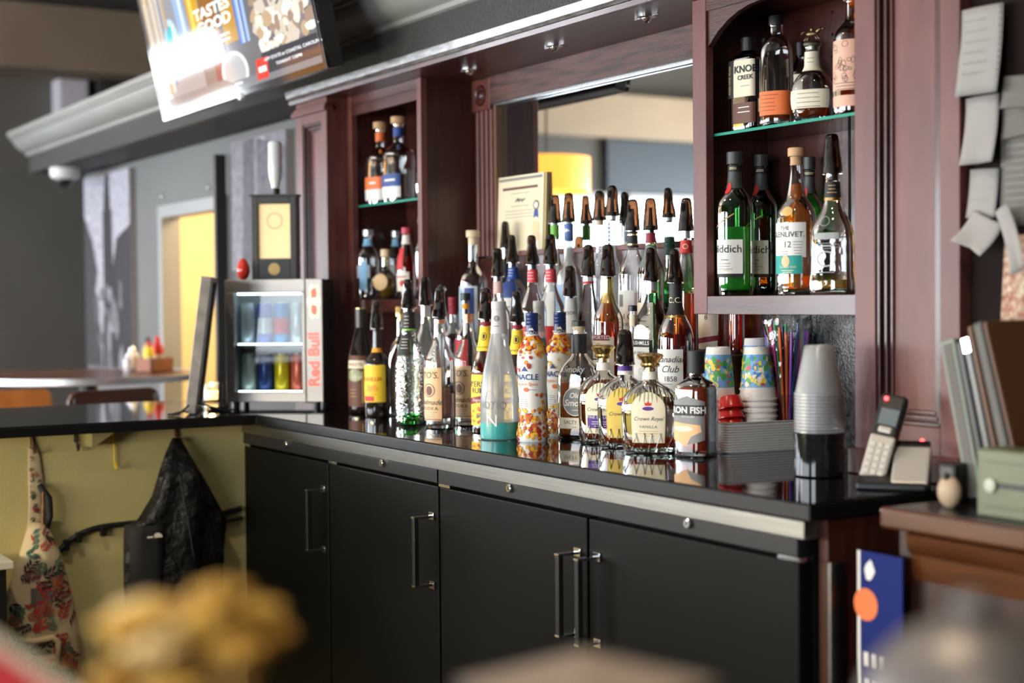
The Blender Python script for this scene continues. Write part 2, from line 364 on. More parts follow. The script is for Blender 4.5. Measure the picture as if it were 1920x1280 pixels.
CL = cabinet(-.135, .367, 'narrow dark red wall cabinet with two shelves left of the mirror', 1.637, False, .03, .026, .032)
CR = cabinet(1.639, 2.211, 'wide dark wall cabinet with arched top right of the mirror', 1.690, True, .047, .045, 0)
# top board, strip moulding, header above the mirror
bt = thing('back_bar_top', 'dark wooden top board with glossy front moulding above mirror and cabinets', 'shelf', (1.04, .35, 1.985))
bx('board', WOODX, (-1.42, 1.43, .0, YB-.355, 0, .043), bt)
mp = [(-.002, 0), (-.014, .0), (-.016, .012), (-.002, .014)]
MB().prism([(-.002, .014), (-.017, .014), (-.021, .018), (-.026, .021), (-.030, .041), (-.028, .043), (-.002, .043)], -1.445, 1.455, 'x').build('sheen_strip', pbr('moulding_sheen_colour', (.36, .35, .35), .38, metal=.55, var=.45, vscale=22, stretch=(1, 4, 4)), bt, smooth=30)  # pale mottled colour carries the sheen of the glossy moulding
a = [(y, z) for y, z in mp]
MB().prism(a, -1.445, 1.455, 'x').build('front_moulding', WOODX, bt, smooth=30)
hd = tag(bx('header_board', VENEER, (.367, 1.639, .595, .618, 1.905, 1.985)), 'brown veneered header board running along the top of the mirror', 'board')
bx('light_strip', pbr('steel_strip', (.75, .78, .8), .25, metal=1), (.367, 1.639, .605, .618, 1.899, 1.905), hd)
mr = thing('mirror', 'large mirror behind the bottles reflecting the bright room', 'mirror', (1.0, .628, 1.25))
bx('mirror_glass', pbr('mirror_silver', (.86, .88, .88), .015, metal=1), (-.53, .64, -.003, .003, .22, .655), mr)
dd = thing('dado_panel', 'dark wooden panel with ledge below the mirror, behind the back bottles', 'panel', (1.0, .614, 1.0)); bx('panel', WOODX, (-.63, .639, 0, .02, 0, .455), dd); bx('ledge', WOODP, (-.50, .639, -.012, .022, .455, .470), dd, .002)
# fluted strip with rosette block left of the mirror
fp = thing('fluted_trim', 'slim fluted wooden strip with bullseye block beside the mirror', 'trim', (.418, .60, 1.05), group=None)
m = MB(); m.box(-.05, .05, .01, .028, .41, .84)
for i in range(4):
    x = -.040+i*.0265; m.lathe([(.0095, .41), (.0095, .84)], 10, (x, .010, 0))
m.build('fluted_shaft', WOODP, fp, smooth=35)
ro = bx('rosette_block', WOODP, (-.052, .052, -.006, .028, .84, .933), fp, .003)
m = MB(); m.lathe([(.032, -.006), (.030, -.010), (.024, -.008), (.020, -.004), (.016, -.011), (.010, -.014), (.001, -.015)], 24, (0, 0, .885), cap=False, ax='y'); m.build('rosette', WOOD, ro, smooth=True)
bx('inner_edge', pbr('tan_wood_edge', (.16, .075, .04), .5), (.054, .068, .006, .028, .41, .855), fp)
# small puck lights under the top board
for x, y, lab in ((.561, .474, 'nearest the bullseye block'), (1.013, .468, 'above the middle of the mirror'), (1.451, .436, 'nearest the arched cabinet')):
    t = thing('puck_light', 'small chrome puck light under the top board, '+lab, 'light', (x, y, 1.985), group='puck lights under the top board')
    MB().lathe([(.004, 0), (.022, 0), (.022, -.003), (.012, -.005), (.010, -.012), (.005, -.016), (.001, -.017)], 16, cap=False).build('socket', CHROME, t, smooth=True)
    m = MB(); m.box(-.045, .045, -.002, .002, -.003, -.0005); m.build('bracket', CHROME, t)
# lower splash back
struct(bx('trim_8', pbr('dark_granite_splash', (.035, .037, .035), .25, spec=.6, var=.8, vscale=60, bump=.5, bscale=160), (1.642, 2.205, .612, .636, 1.0, 1.293)))
# ------------------------------------------------------------------ counter and coolers
ct = thing('counter_top', 'polished black stone countertop carrying all the front bottles', 'countertop', (0, 0, 1.0))
m = MB(); m.prism([(-.64, -1.4), (.135, -1.4), (.135, -.012), (2.475, -.012), (2.475, YB-.004), (-.64, YB-.004)], -.002, 0.0, 'z'); m.build('polished_surface', GRAN, ct)
m = MB(); m.prism([(-.64, -1.4), (.137, -1.4), (.137, -.014), (2.477, -.014), (2.477, YB-.004), (-.64, YB-.004)], -.030, -.002, 'z'); m.build('edge', GRANE, ct, bevel=.003)
ss = tag(bx('steel_strip', STEEL, (.0, 2.455, -.006, .06, .938, .968), None, .0015), 'brushed steel strip under the black countertop front edge', 'trim')
HSH = [(-.036, -.008), (-.002, -.008)]
LOCKS = [.34, .94, 1.545, 2.155]
def handle(parent, x, z0, z1):
    m = MB(); m.box(x-.007, x+.007, -.052, -.040, z0, z1); h = m.build('handle', BLACKP, parent, bevel=.002)
    m = MB()
    for z in (z0-.004, z1): bx('handle_bracket', CHROME, (x-.008, x+.008, -.053, -.002, z, z+.005), h, .001)
    for z in (z0-.008, z1-.002): bx('mounting_plate', CHROME, (x-.012, x+.012, -.004, -.0005, z-.004, z+.014), h, .001)
for ci in range(2):
    X0 = ci*1.22
    t = thing('bar_cooler', ('black two-door bar cooler below the clear-glass bottles, beside the hanging jacket', 'black scuffed two-door bar cooler under the cups at right, handles paired in its middle')[ci], 'cooler', (X0, 0, 0), group='back bar coolers')
    bx('body', COOLF, (.004, 1.216, .032, .58, .08, .935), t)
    bx('kick_plate', BLACKP, (.01, 1.21, .06, .5, 0, .08), t)
    bx('fascia', COOLF, (.004, 1.216, -.003, .032, .906, .938), t, .0015)
    for di in range(2):
        a = di*.61+.004; b = a+.602
        d = bx('door', COOL, (a, b, .0, .030, .1, .898), t, .003)
        if ci == 0: handle(d, b-.028, .667, .823)
        elif di == 0: handle(d, b-.030, .665, .823)
        else: handle(d, a+.030, .660, .823)
        lk = LOCKS[ci*2+di]-X0
        m = MB().lathe([(.009, -.003), (.009, -.009), (.0075, -.0105), (.001, -.0105)], 16, (lk, 0, .928), cap=False, ax='y'); l = m.build('lock', CHROME, t, smooth=True)
        bx('keyhole', INK, (lk-.0012, lk+.0012, -.0112, -.0103, .9245, .9315), l)
        hx = a if (ci, di) != (1, 1) else b-.05
        bx('hinge', CHROME, (hx+.003, hx+.055, -.004, .012, .899, .9055), t, .0008)
# wooden end panel right of the coolers, under the counter end
ep = tag(bx('end_panel', pbr('red_wood_panel', (.07, .018, .010), .35, var=.4, vscale=8, stretch=(6, 6, .6)), (2.452, 2.472, .03, .60, .0, .968)), 'dark red wooden end panel at the right end of the coolers', 'panel')
bx('metal_corner_strip', STEEL, (2.4725, 2.478, .03, .06, 0, .90), ep)
# ------------------------------------------------------------------ bottles
CLEAR = thin('clear_glass', (.985, .99, .985), .42, 1.5)
CLEARB = thin('faint_blue_glass', (.94, .975, .985), .4, 2.0)
HAMMER = thin('hammered_clear_glass', (.92, .97, .90), .45, 2.2, .05, bump=.45, bscale=150)
FACET = thin('cut_clear_glass', (.965, .975, .965), .4, 2.2, .03, bump=.16, bscale=70)
GREENG = thin('green_glass', (.34, .88, .38), .6, 1.8)
GREEND = thin('dark_green_glass', (.12, .55, .16), .6, 1.8)
AMBERG = thin('amber_glass', (.72, .34, .10), .6, 1.8)
DARKG = thin('dark_brown_glass', (.16, .06, .03), .6, 1.8)
BLACKGL = pbr('black_bottle_glass', (.012, .007, .005), .07, spec=.7)
BASEG = liq('thick_glass_base', (.93, .96, .94), 1.5)
BASEGR = liq('green_glass_base', (.25, .75, .3), 1.5)
WHISKY = liq('whisky', (.85, .36, .07), body=.12); DWHISKY = liq('dark_whisky', (.62, .14, .03), body=.10); GOLDL = liq('pale_gold_spirit', (.90, .66, .20), body=.10); CLRL = thin('clear_spirit', (.985, .99, .99), .12, .5)
REDL = liq('red_liqueur', (.75, .06, .02), body=.15); PURL = liq('dark_purple_liqueur', (.25, .02, .06)); AMBL = liq('amber_spirit', (.90, .45, .10), body=.12); ORGL = liq('orange_aperitif', (.85, .20, .03), body=.15)
FROSTW = frost('frosted_white_glass', (.80, .83, .83), .22); FROSTC = frost('frosted_clear_glass', (.86, .90, .91), .60); TEAL = frost('teal_cloudy_drink', (.04, .86, .82), .0)
POURB = thin('brown_smoked_plastic', (.155, .09, .05), .6, 2.4, .09)
POURIN = pbr('pourer_black', (.015, .012, .010), .3)
CORK = pbr('wood_stopper', (.60, .36, .19), .6, var=.2, vscale=40); CORKL = pbr('pale_wood_stopper', (.74, .57, .38), .6, var=.15, vscale=40)
GOLD = pbr('gold_metal', (.78, .55, .22), .25, metal=1); COPPER = pbr('copper_foil', (.75, .33, .18), .3, metal=.8); SILV = pbr('silver_foil', (.62, .64, .66), .3, metal=.8)
def lab(n, c, r=.55): return pbr('label_'+n, c, r)
L_CREAM = lab('cream', (.76, .68, .52)); L_WHITE = lab('white', (.78, .77, .74)); L_TAN = lab('tan', (.78, .50, .28)); L_YEL = lab('yellow', (.88, .60, .035)); L_RED = lab('red', (.60, .03, .03)); L_BLUE = lab('navy', (.025, .06, .25))
L_ORG = lab('orange', (.78, .17, .04)); L_BLK = lab('black', (.015, .015, .016)); L_GREY = lab('grey', (.22, .22, .22)); L_PUR = lab('purple', (.09, .03, .25)); L_TEAL = lab('teal', (.02, .32, .28)); L_GOLD = lab('gold', (.62, .42, .14)); L_BURG = lab('burgundy', (.24, .015, .03))
L_PINK = lab('copper_pink', (.75, .42, .30)); L_GRN = lab('green', (.03, .22, .10)); L_PALE = lab('pale_gold', (.80, .70, .44)); L_LBLUE = lab('light_blue', (.25, .5, .75)); L_DGRN = lab('dark_green', (.01, .05, .035)); L_IVORY = lab('ivory', (.80, .76, .68)); L_DORG = lab('deep_orange', (.85, .36, .03)); L_BRN = lab('brown', (.13, .05, .03))
def chaikin(p, n=2):
    for _ in range(n):
        q = [p[0]]
        for a, b in zip(p[:-1], p[1:]):
            q.append(tuple(x*.75+y*.25 for x, y in zip(a, b))); q.append(tuple(x*.25+y*.75 for x, y in zip(a, b)))
        q.append(p[-1]); p = q
    return p
PR_STD = [(0, .86, 1), (.012, 1, 1), (.60, 1, 1), (.67, .95, .8), (.74, .66, .3), (.80, .42, 0), (.86, .36, 0), (.985, .34, 0), (1, .38, 0)]
PR_SHORT = [(0, .86, 1), (.012, 1, 1), (.56, 1, 1), (.64, .93, .8), (.70, .55, .3), (.74, .36, 0), (.80, .33, 0), (.985, .32, 0), (1, .36, 0)]
PR_SLOPE = [(0, .86, 1), (.012, 1, 1), (.50, 1, 1), (.60, .86, .7), (.72, .60, .3), (.84, .40, 0), (.985, .36, 0), (1, .40, 0)]
PR_LONG = [(0, .88, 1), (.012, 1, 1), (.54, 1, 1), (.60, .9, .8), (.65, .55, .3), (.70, .38, 0), (.78, .35, 0), (.985, .34, 0), (1, .38, 0)]
PR_CHAMP = [(0, .93, 1), (.01, 1, 1), (.30, .985, 1), (.45, .88, .6), (.58, .70, .2), (.70, .50, 0), (.80, .38, 0), (.985, .33, 0), (1, .33, 0)]
PR_FLASK = [(0, .84, 1), (.015, .95, 1), (.05, .97, 1), (.42, 1, 1), (.58, .95, 1), (.68, .78, .9), (.75, .5, .5), (.79, .30, .1), (.82, .26, 0), (.985, .25, 0), (1, .28, 0)]
PR_BALL = [(0, .55, 1), (.02, .72, 1), (.10, .88, 1), (.25, .99, 1), (.38, 1, 1), (.52, .90, 1), (.62, .66, .7), (.68, .42, .2), (.72, .34, 0), (.985, .32, 0), (1, .37, 0)]
PR_PIN = [(0, .95, 1), (.03, 1, 1), (.09, .97, 1), (.15, .86, 1), (.24, .84, 1), (.50, .95, 1), (.62, 1, 1), (.70, .94, .6), (.77, .66, .2), (.82, .42, 0), (.9, .37, 0), (1, .36, 0)]
PR_SQ = [(0, .9, 1), (.015, 1, 1), (.60, 1, 1), (.655, .92, 1), (.69, .60, .6), (.72, .34, 0), (.985, .32, 0), (1, .36, 0)]
class Bottle:
    def __init__(s, name, label, X, Y, z, H, R, prof, glass, sec=(1, 2), rot=0, liquid=None, group=None, cat='bottle', n=36, base=None):
        s.t = thing(name, label, cat, (X, Y, z), RD(rot), group); s.H = H; s.R = R; s.p = chaikin(prof); s.sec = sec
        m = MB(); rows = [q for q in s.p]
        for (zf, rf, wf) in rows:
            for k in range(n): m.v.append(s.at(2*pi*k/n, zf*H))
        for i in range(len(rows)-1):
            for k in range(n):
                k2 = (k+1) % n; m.f.append((i*n+k, i*n+k2, (i+1)*n+k2, (i+1)*n+k))
        m.f.append(tuple(range(n))[::-1]); m.mi = [0]*len(m.f)
        s.g = m.build('glass_body', glass, s.t, smooth=50)
        if glass not in (BLACKGL,) and base is not False:
            m = MB(); 
            for zz, q in ((.0012, .80), (.003, .9), (.010, .93), (.0125, .85)):
                for k in range(24): x, y, _ = s.at(2*pi*k/24, .02*H); m.v.append((x*q, y*q, zz))
            for i in range(3):
                for k in range(24): k2 = (k+1) % 24; m.f.append((i*24+k, i*24+k2, (i+1)*24+k2, (i+1)*24+k))
            m.f += [tuple(range(24))[::-1], tuple(72+k for k in range(24))]; m.mi = [0]*len(m.f)
            m.build('thick_base', base or BASEG, s.t, smooth=50)
        if liquid:
            mat, top = liquid; m = MB(); zs = [.013, .016]+[.02+(top*H-.02)*i/16 for i in range(17)]; nn = 32
            for i, zz in enumerate(zs):
                for k in range(nn):
                    x, y, _ = s.at(2*pi*k/nn, max(zz, .02)); r = math.hypot(x, y); q = (r-.0022)/r*(.9 if i == 0 else 1); m.v.append((x*q, y*q, zz))
            for i in range(len(zs)-1):
                for k in range(nn): k2 = (k+1) % nn; m.f.append((i*nn+k, i*nn+k2, (i+1)*nn+k2, (i+1)*nn+k))
            m.f += [tuple(range(nn))[::-1], tuple((len(zs)-1)*nn+k for k in range(nn))]; m.mi = [0]*len(m.f)
            m.build('liquid', mat, s.t, smooth=50)
    def pr(s, z):
        f = min(max(z/s.H, 0), 1)
        for a, b in zip(s.p[:-1], s.p[1:]):
            if a[0] <= f <= b[0]:
                u = (f-a[0])/max(b[0]-a[0], 1e-9); return a[1]+(b[1]-a[1])*u, a[2]+(b[2]-a[2])*u
        return s.p[-1][1], s.p[-1][2]
    def rad(s, th, z):
        rf, wf = s.pr(z); b, e = s.sec
        if e == 'tri': q = .93+.10*cos(3*(th))
        else: q = (abs(sin(th))**e+abs(cos(th)/b)**e)**(-1/e)
        return s.R*rf*((1-wf)+wf*q)
    def at(s, th, z, off=0):
        r = s.rad(th, z)+off; return (r*sin(th), -r*cos(th), z)
    def _arc(s, z):
        n = 180; L = [0]; pv = Vector(s.at(0, z)); out = [(0, 0)]
        for i in range(1, n+1):
            th = pi*1.2*i/n; p = Vector(s.at(th, z)); out.append((out[-1][0]+(p-pv).length, th)); pv = p
        return out
    def wrap(s, sh, s0, z0, off, name, mat, parent):
        tab = s._arc(z0); v = []
        def th(a):
            x = abs(a)
            for (l0, t0), (l1, t1) in zip(tab[:-1], tab[1:]):
                if x <= l1: return math.copysign(t0+(t1-t0)*(x-l0)/(l1-l0), a)
            return math.copysign(tab[-1][1], a)
        m = MB(); m.add([s.at(th(x+s0), z0+y, off) for x, y in sh[0]], sh[1]); return m.build(name, mat, parent, smooth='all', fix=False)
    def label(s, mat, w, z0, z1, s0=0, off=.0006, parent=None, name='label'):
        return s.wrap(rect2d(w, z1-z0, max(6, int(w/.005)), max(3, int((z1-z0)/.01))), s0, (z0+z1)/2, off, name, mat, parent or s.t)
    def text(s, body, size, z, s0=0, mat=None, off=.0012, parent=None, **k): return s.wrap(text2d(body, size, **k), s0, z, off, 'lettering', mat or INK, parent or s.t)
    def lines(s, n, z, dz, w, s0=0, mat=None, h=.0012, off=.0011, parent=None):
        v, f = [], []
        for i in range(n):
            a, b = rect2d(w*random.uniform(.6, 1), h, 8, 1); o = len(v); v += [(x, y-i*dz) for x, y in a]; f += [tuple(j+o for j in q) for q in b]
        return s.wrap((v, f), s0, z, off, 'fine_print', mat or INKG, parent or s.t)
    def shape(s, sh, z, s0=0, mat=None, off=.0012, parent=None, name='emblem'): return s.wrap(refine2d(sh) if max(abs(p[0]) for p in sh[0]) > .008 else sh, s0, z, off, name, mat or INK, parent or s.t)
    def band(s, mat, z0, z1, off=.0007, name='band', e=0):
        m = MB(); n = 28; r = [z0, z0+.0005]+[z0+(z1-z0)*i/4 for i in range(1, 4)]+[z1-.0005, z1]
        for zz in r:
            for k in range(n): m.v.append(s.at(2*pi*k/n, zz, off))
        for i in range(len(r)-1):
            for k in range(n): k2 = (k+1) % n; m.f.append((i*n+k, i*n+k2, (i+1)*n+k2, (i+1)*n+k))
        m.mi = [0]*len(m.f); return m.build(name, mat, s.t, smooth=50)
    def nr(s): return s.R*s.p[-1][1]
    def pour(s, rz=0, sc=1, clear=False):
        H = s.H; r0 = max(.0185, s.nr()+.005)*sc
        MB().lathe([(s.nr()*.8, H-.018), (s.nr()*.8, H), (s.nr()*1.05, H+.0005), (s.nr()*1.05, H+.004), (.006, H+.006), (.0045, H+.03), (.004, H+.048), (.001, H+.049)], 16, cap=False).build('pourer', POURIN, s.t, smooth=40)
        m = MB(); n = 20; R = []
        sect = [(0, 1.04, 1.04, 0), (.003, 1.04, 1.04, 0), (.006, .99, .99, 0), (.018, .95, .94, 0), (.026, .92, .84, .03), (.036, .85, .72, .07), (.050, .78, .64, .10), (.064, .72, .60, .11), (.071, .66, .55, .11), (.0755, .54, .45, .11), (.0775, .34, .28, .11), (.078, .05, .05, .11)]
        for (z, a, b, c) in sect:
            for k in range(n):
                t = 2*pi*k/n; x = r0*a*cos(t); y = r0*(b*sin(t)+c); R.append((x*cos(rz)-y*sin(rz), x*sin(rz)+y*cos(rz), H-.006+z*sc))
        f = [(i*n+k, i*n+(k+1) % n, (i+1)*n+(k+1) % n, (i+1)*n+k) for i in range(len(sect)-1) for k in range(n)]
        m.add(R, f); m.build('pourer_cover', POURB, s.t, smooth=50); return s
    def cork(s, mat, h=.016, r=1.35, z=0):
        a = s.nr()*r; H = s.H+z
        MB().lathe([(s.nr()*.8, H-.012), (s.nr()*.8, H), (a, H+.0005), (a, H+h-.002), (a-.0015, H+h), (.001, H+h)], 24, cap=False).build('stopper', mat, s.t, smooth=40); return s
    def screw(s, mat, h, r=1.12, ribs=0, top=.002):
        a = s.nr()*r+.0008; H = s.H-h+top; P = [(a, H)]
        for i in range(ribs):
            q = H+h*(.45+.45*i/max(ribs, 1)); P += [(a, q), (a*.95, q+h*.02), (a, q+h*.045)]
        P += [(a, H+h-.0015), (a-.0015, H+h), (.001, H+h)]
        MB().lathe(P, 28, cap=False).build('cap', mat, s.t, smooth=35); return s
GL = 'bottles standing on the black counter'; GM = 'bottles on the raised back step'
NEW = lambda *a, **k: Bottle(*a, **k)
# ---- left end of the counter
b = NEW('cream_liqueur_bottle', 'black cream liqueur bottle with gold cap, leftmost bottle on the counter', .262, .268, 1, .305, .038, PR_SLOPE, BLACKGL, rot=15, group=GL)
b.screw(pbr('black_gold_cap', (.02, .018, .015), .3), .055, 1.1); MB().lathe([(b.nr()*1.1, b.H+.002), (b.nr()*1.1, b.H+.004), (.001, b.H+.0045)], 20, cap=False).build('gold_top', GOLD, b.t)
l = b.label(L_BRN, .075, .02, .17, .012); b.label(L_CREAM, .060, .132, .156, .012, .001, l, 'sash'); b.text('BAILEYS', .013, .144, .012, L_BURG, .0016, l, shear=.1); b.shape(ell2d(.024, .018), .112, .012, pbr('label_meadow', (.45, .46, .30), .6, var=.5, vscale=60), .0012, l); b.label(L_GOLD, .003, .03, .125, .036, .0012, l, 'gold_line'); b.lines(3, .07, .01, .03, .005, L_GOLD, parent=l)
b = NEW('coffee_liqueur_bottle', 'dark coffee liqueur bottle with yellow label and smoked pourer', .452, .226, 1, .256, .036, PR_SHORT, BLACKGL, rot=20, group=GL)
b.band(L_DORG, .185, .197); b.pour(.6)
l = b.label(L_YEL, .085, .045, .150, .010); b.text('KAHLUA', .016, .110, .010, L_RED, parent=l, bold=.01); b.label(L_RED, .035, .048, .062, .0, .001, l, 'red_block'); b.shape(poly2d([(-.02, -.01), (.02, -.008), (.012, .012), (0, .004), (-.012, .012)]), .085, .01, L_DORG, parent=l); b.lines(2, .073, .006, .04, .01, L_RED, parent=l)
b = NEW('tequila_flask', 'clear curved tequila flask with gilt stopper and cream line drawing', .452, .302, 1, .285, .043, PR_FLASK, CLEAR, sec=(.45, 2.6), rot=35, group=GL)
b.cork(GOLD, .028, 1.25)
for P in ([(-.004, .05), (.006, .042), (.002, .03), (.010, .02), (.008, .0), (.014, -.012)],):
    v, f = [], []
    for (x0, y0), (x1, y1) in zip(P[:-1], P[1:]):
        o = len(v); dx, dy = x1-x0, y1-y0; L = math.hypot(dx, dy); nx, ny = -dy/L*.0014, dx/L*.0014; v += [(x0+nx, y0+ny), (x1+nx, y1+ny), (x1-nx, y1-ny), (x0-nx, y0-ny)]; f.append((o, o+1, o+2, o+3))
    b.shape((v, f), .11, .008, L_CREAM, name='line_print')
b.shape(ring2d(.012, .012, .002), .055, .012, L_CREAM); b.shape(ell2d(.008, .006), .058, .012, L_BRN)
b = NEW('melon_liqueur_bottle', 'hammered clear bottle with black and green neck label, green at its base', .717, .190, 1, .315, .039, PR_SLOPE, HAMMER, rot=25, group=GL, base=BASEGR, liquid=(liq('green_liqueur', (.10, .75, .12)), .085))
b.band(L_BLK, .255, .300, .001, 'neck_label'); b.band(pbr('label_lime', (.25, .65, .08), .5), .251, .255); b.pour(2.5); b.lines(4, .288, .009, .018, .003, L_IVORY, parent=None)
l = b.label(L_BLK, .034, .185, .240, .004, .0014, None, 'neck_label'); b.shape(poly2d([(-.019, .02), (.019, .02), (.019, -.014), (0, -.026), (-.019, -.014)]), .208, .004, pbr('label_lime', (.25, .65, .08), .5), .0010, l); b.lines(4, .228, .008, .022, .004, L_IVORY, off=.002, parent=l)
b = NEW('crown_vodka_bottle', 'cut clear bottle with silver neck ring and etched crown', .655, .275, 1, .322, .037, PR_STD, FACET, rot=25, group=GL, base=BASEGR, liquid=(CLRL, .14))
b.band(SILV, .285, .318, .0008, 'neck_ring'); b.pour(1.2)
b.shape(poly2d([(-.016, -.010), (.016, -.010), (.020, .012), (.009, .002), (0, .016), (-.009, .002), (-.020, .012)]), .165, .012, FROSTW); l = b.label(FROSTC, .05, .07, .15, .012, name='etched_panel')
# ---- the two tan-labelled vodkas
for i, (x, y, txt) in enumerate(((.877, .195, 'tan-labelled vodka bottle with copper neck ring and smoked pourer, nearest counter edge'), (.842, .300, 'tan-labelled vodka bottle with copper cap, half hidden behind its twin'))):
    b = NEW('vodka_bottle', txt, x, y, 1, .292, .0405 if i == 0 else .038, [(0, .86, 1), (.012, 1, 1), (.56, 1, 1), (.63, .93, 1), (.70, .66, 1), (.77, .42, 0), (.86, .36, 0), (.985, .33, 0), (1, .36, 0)], CLEAR, rot=0, group=GL, base=BASEG, liquid=(CLRL, .12) if i == 0 else (CLRL, .3))
    b.band(COPPER, b.H-.022, b.H-.012, .0012, 'copper_ring')
    if i == 0: b.pour(.2); b.band(L_BLK, b.H-.011, b.H-.002, .001, 'neck_ring')
    else: b.screw(COPPER, .014, 1.12)
    l = b.label(L_TAN, .094, .022, .158, .0); b.text("TITO'S.", .023, .138, .004, parent=l, shear=.15); b.shape(ring2d(.0175, .0175, .002), .100, .012, INK, parent=l); b.shape(ell2d(.010, .012), .099, .012, L_BRN, .0012, l); b.text('Handmade', .019, .069, .006, parent=l, shear=.35); b.text('VODKA', .013, .053, .012, parent=l, space=1.2); b.lines(4, .044, .005, .05, .012, parent=l)
    b.shape(rect2d(.092, .001, 10, 1), .155, 0, COPPER, parent=l, name='rule'); b.shape(rect2d(.092, .002, 10, 1), .025, 0, INK, parent=l, name='rule')
b = NEW('sloe_gin_bottle', 'dark purple liqueur bottle with burgundy foil neck behind the tan-labelled vodkas', .527, .432, 1.08, .257, .029, PR_LONG, CLEAR, rot=10, group=GM, liquid=(PURL, .60)); b.screw(L_BURG, .05, 1.15, 2)
b = NEW('bitters_bottle', 'slim bottle with black cap and orange neck band on the back step', .603, .430, 1.08, .268, .029, PR_LONG, DARKG, rot=10, group=GM, liquid=(DWHISKY, .6)); b.screw(BLACKP, .022, 1.2); b.band(L_DORG, .225, .240); b.label(L_RED, .06, .06, .14)
# ---- dark rum pair
for i, (x, y, txt) in enumerate(((1.061, .225, 'dark rum bottle with yellow neck and picture label, left of the frosted turquoise bottle'), (1.134, .272, 'dark rum bottle with yellow neck label, wedged behind the frosted bottle and leaf bottle'))):
    b = NEW('rum_bottle', txt, x, y, 1, .288 if i == 0 else .28, .0375 if i == 0 else .034, PR_SLOPE, AMBERG, rot=5, group=GL, base=False, liquid=(DWHISKY, .60))
    b.pour(.4+i*2.4); b.band(L_BURG, b.H-.022, b.H-.012, .001)
    l = b.wrap(rect2d(.062, .060, 12, 4), .006, b.H-.054, .0008, 'neck_label', L_YEL, b.t); b.shape(ring2d(.007, .010, .0014), b.H-.048, .010, INK, parent=l); b.shape(ell2d(.003, .006), b.H-.048, .010, INK, parent=l); b.text('IMPORTED', .006, b.H-.075, .010, parent=l, space=1.1)
    l = b.label(L_YEL, .094, .020, .150, .0); b.text("MYERS'S", .019, .122, .008, parent=l, bold=.012); b.text('RUM', .019, .106, .012, parent=l, bold=.012); b.shape(poly2d([(-.046, -.012), (.046, .005), (.046, .020), (-.046, .004)]), .078, 0, L_BURG, parent=l, name='sash'); b.text('Original', .010, .083, .01, L_IVORY, .0016, l, shear=.3)
    for k in range(26): b.shape(ell2d(random.uniform(.003, .007), random.uniform(.002, .005), 8), random.uniform(.027, .064), random.uniform(-.042, .042), random.choice([L_GRN, L_DORG, L_RED, L_ORG]), .001+k*.00002, l, 'fruit_print')
    b.label(L_BRN, .094, .146, .152, 0, .001, l, 'rule')
# ---- frosted turquoise pair
for i, (x, y, txt) in enumerate(((1.223, .165, 'frosted white bottle with turquoise drink in its base, at the counter edge'), (1.119, .344, 'frosted white bottle with grey capsule behind the leaf-printed bottle'))):
    b = NEW('frosted_bottle', txt, x, y, 1, .325, .0462 if i == 0 else .036, PR_CHAMP, frost('satin_glass', (.93, .95, .96), .64), rot=0, group=GL, base=False, liquid=(TEAL, .13 if i == 0 else .72))
    b.band(pbr('capsule_grey', (.55, .54, .55), .4), .250, .322, .0010, 'capsule'); MB().lathe([(b.nr()+.0018, .306), (b.nr()+.0024, .309), (b.nr()+.0024, .324), (b.nr()+.001, .3265), (.001, .3268)], 24, cap=False).build('capsule_rim', pbr('capsule_grey', (.55, .54, .55), .4), b.t, smooth=40)
    b.band(frost('teal_frosted_wall', (.10, .74, .72), .15), .003, .040 if i == 0 else .20, .0003, 'liquid_seen_through_frost')
    b.shape(ring2d(.0065, .0065, .0016), .286, .012, INK, .0016, None); b.shape(ring2d(.0032, .0032, .0012), .286, .012, INK, .0016, None); b.lines(1, .268, .004, .014, .012, INK, off=.0016)
    b.text('HPNOTIQ', .024, .082, .010, INKG, .0008, None); b.shape(ring2d(.013, .022, .0010), .095, .022, INKG, .0008); b.text('N', .04, .045, .028, L_WHITE, .0008)
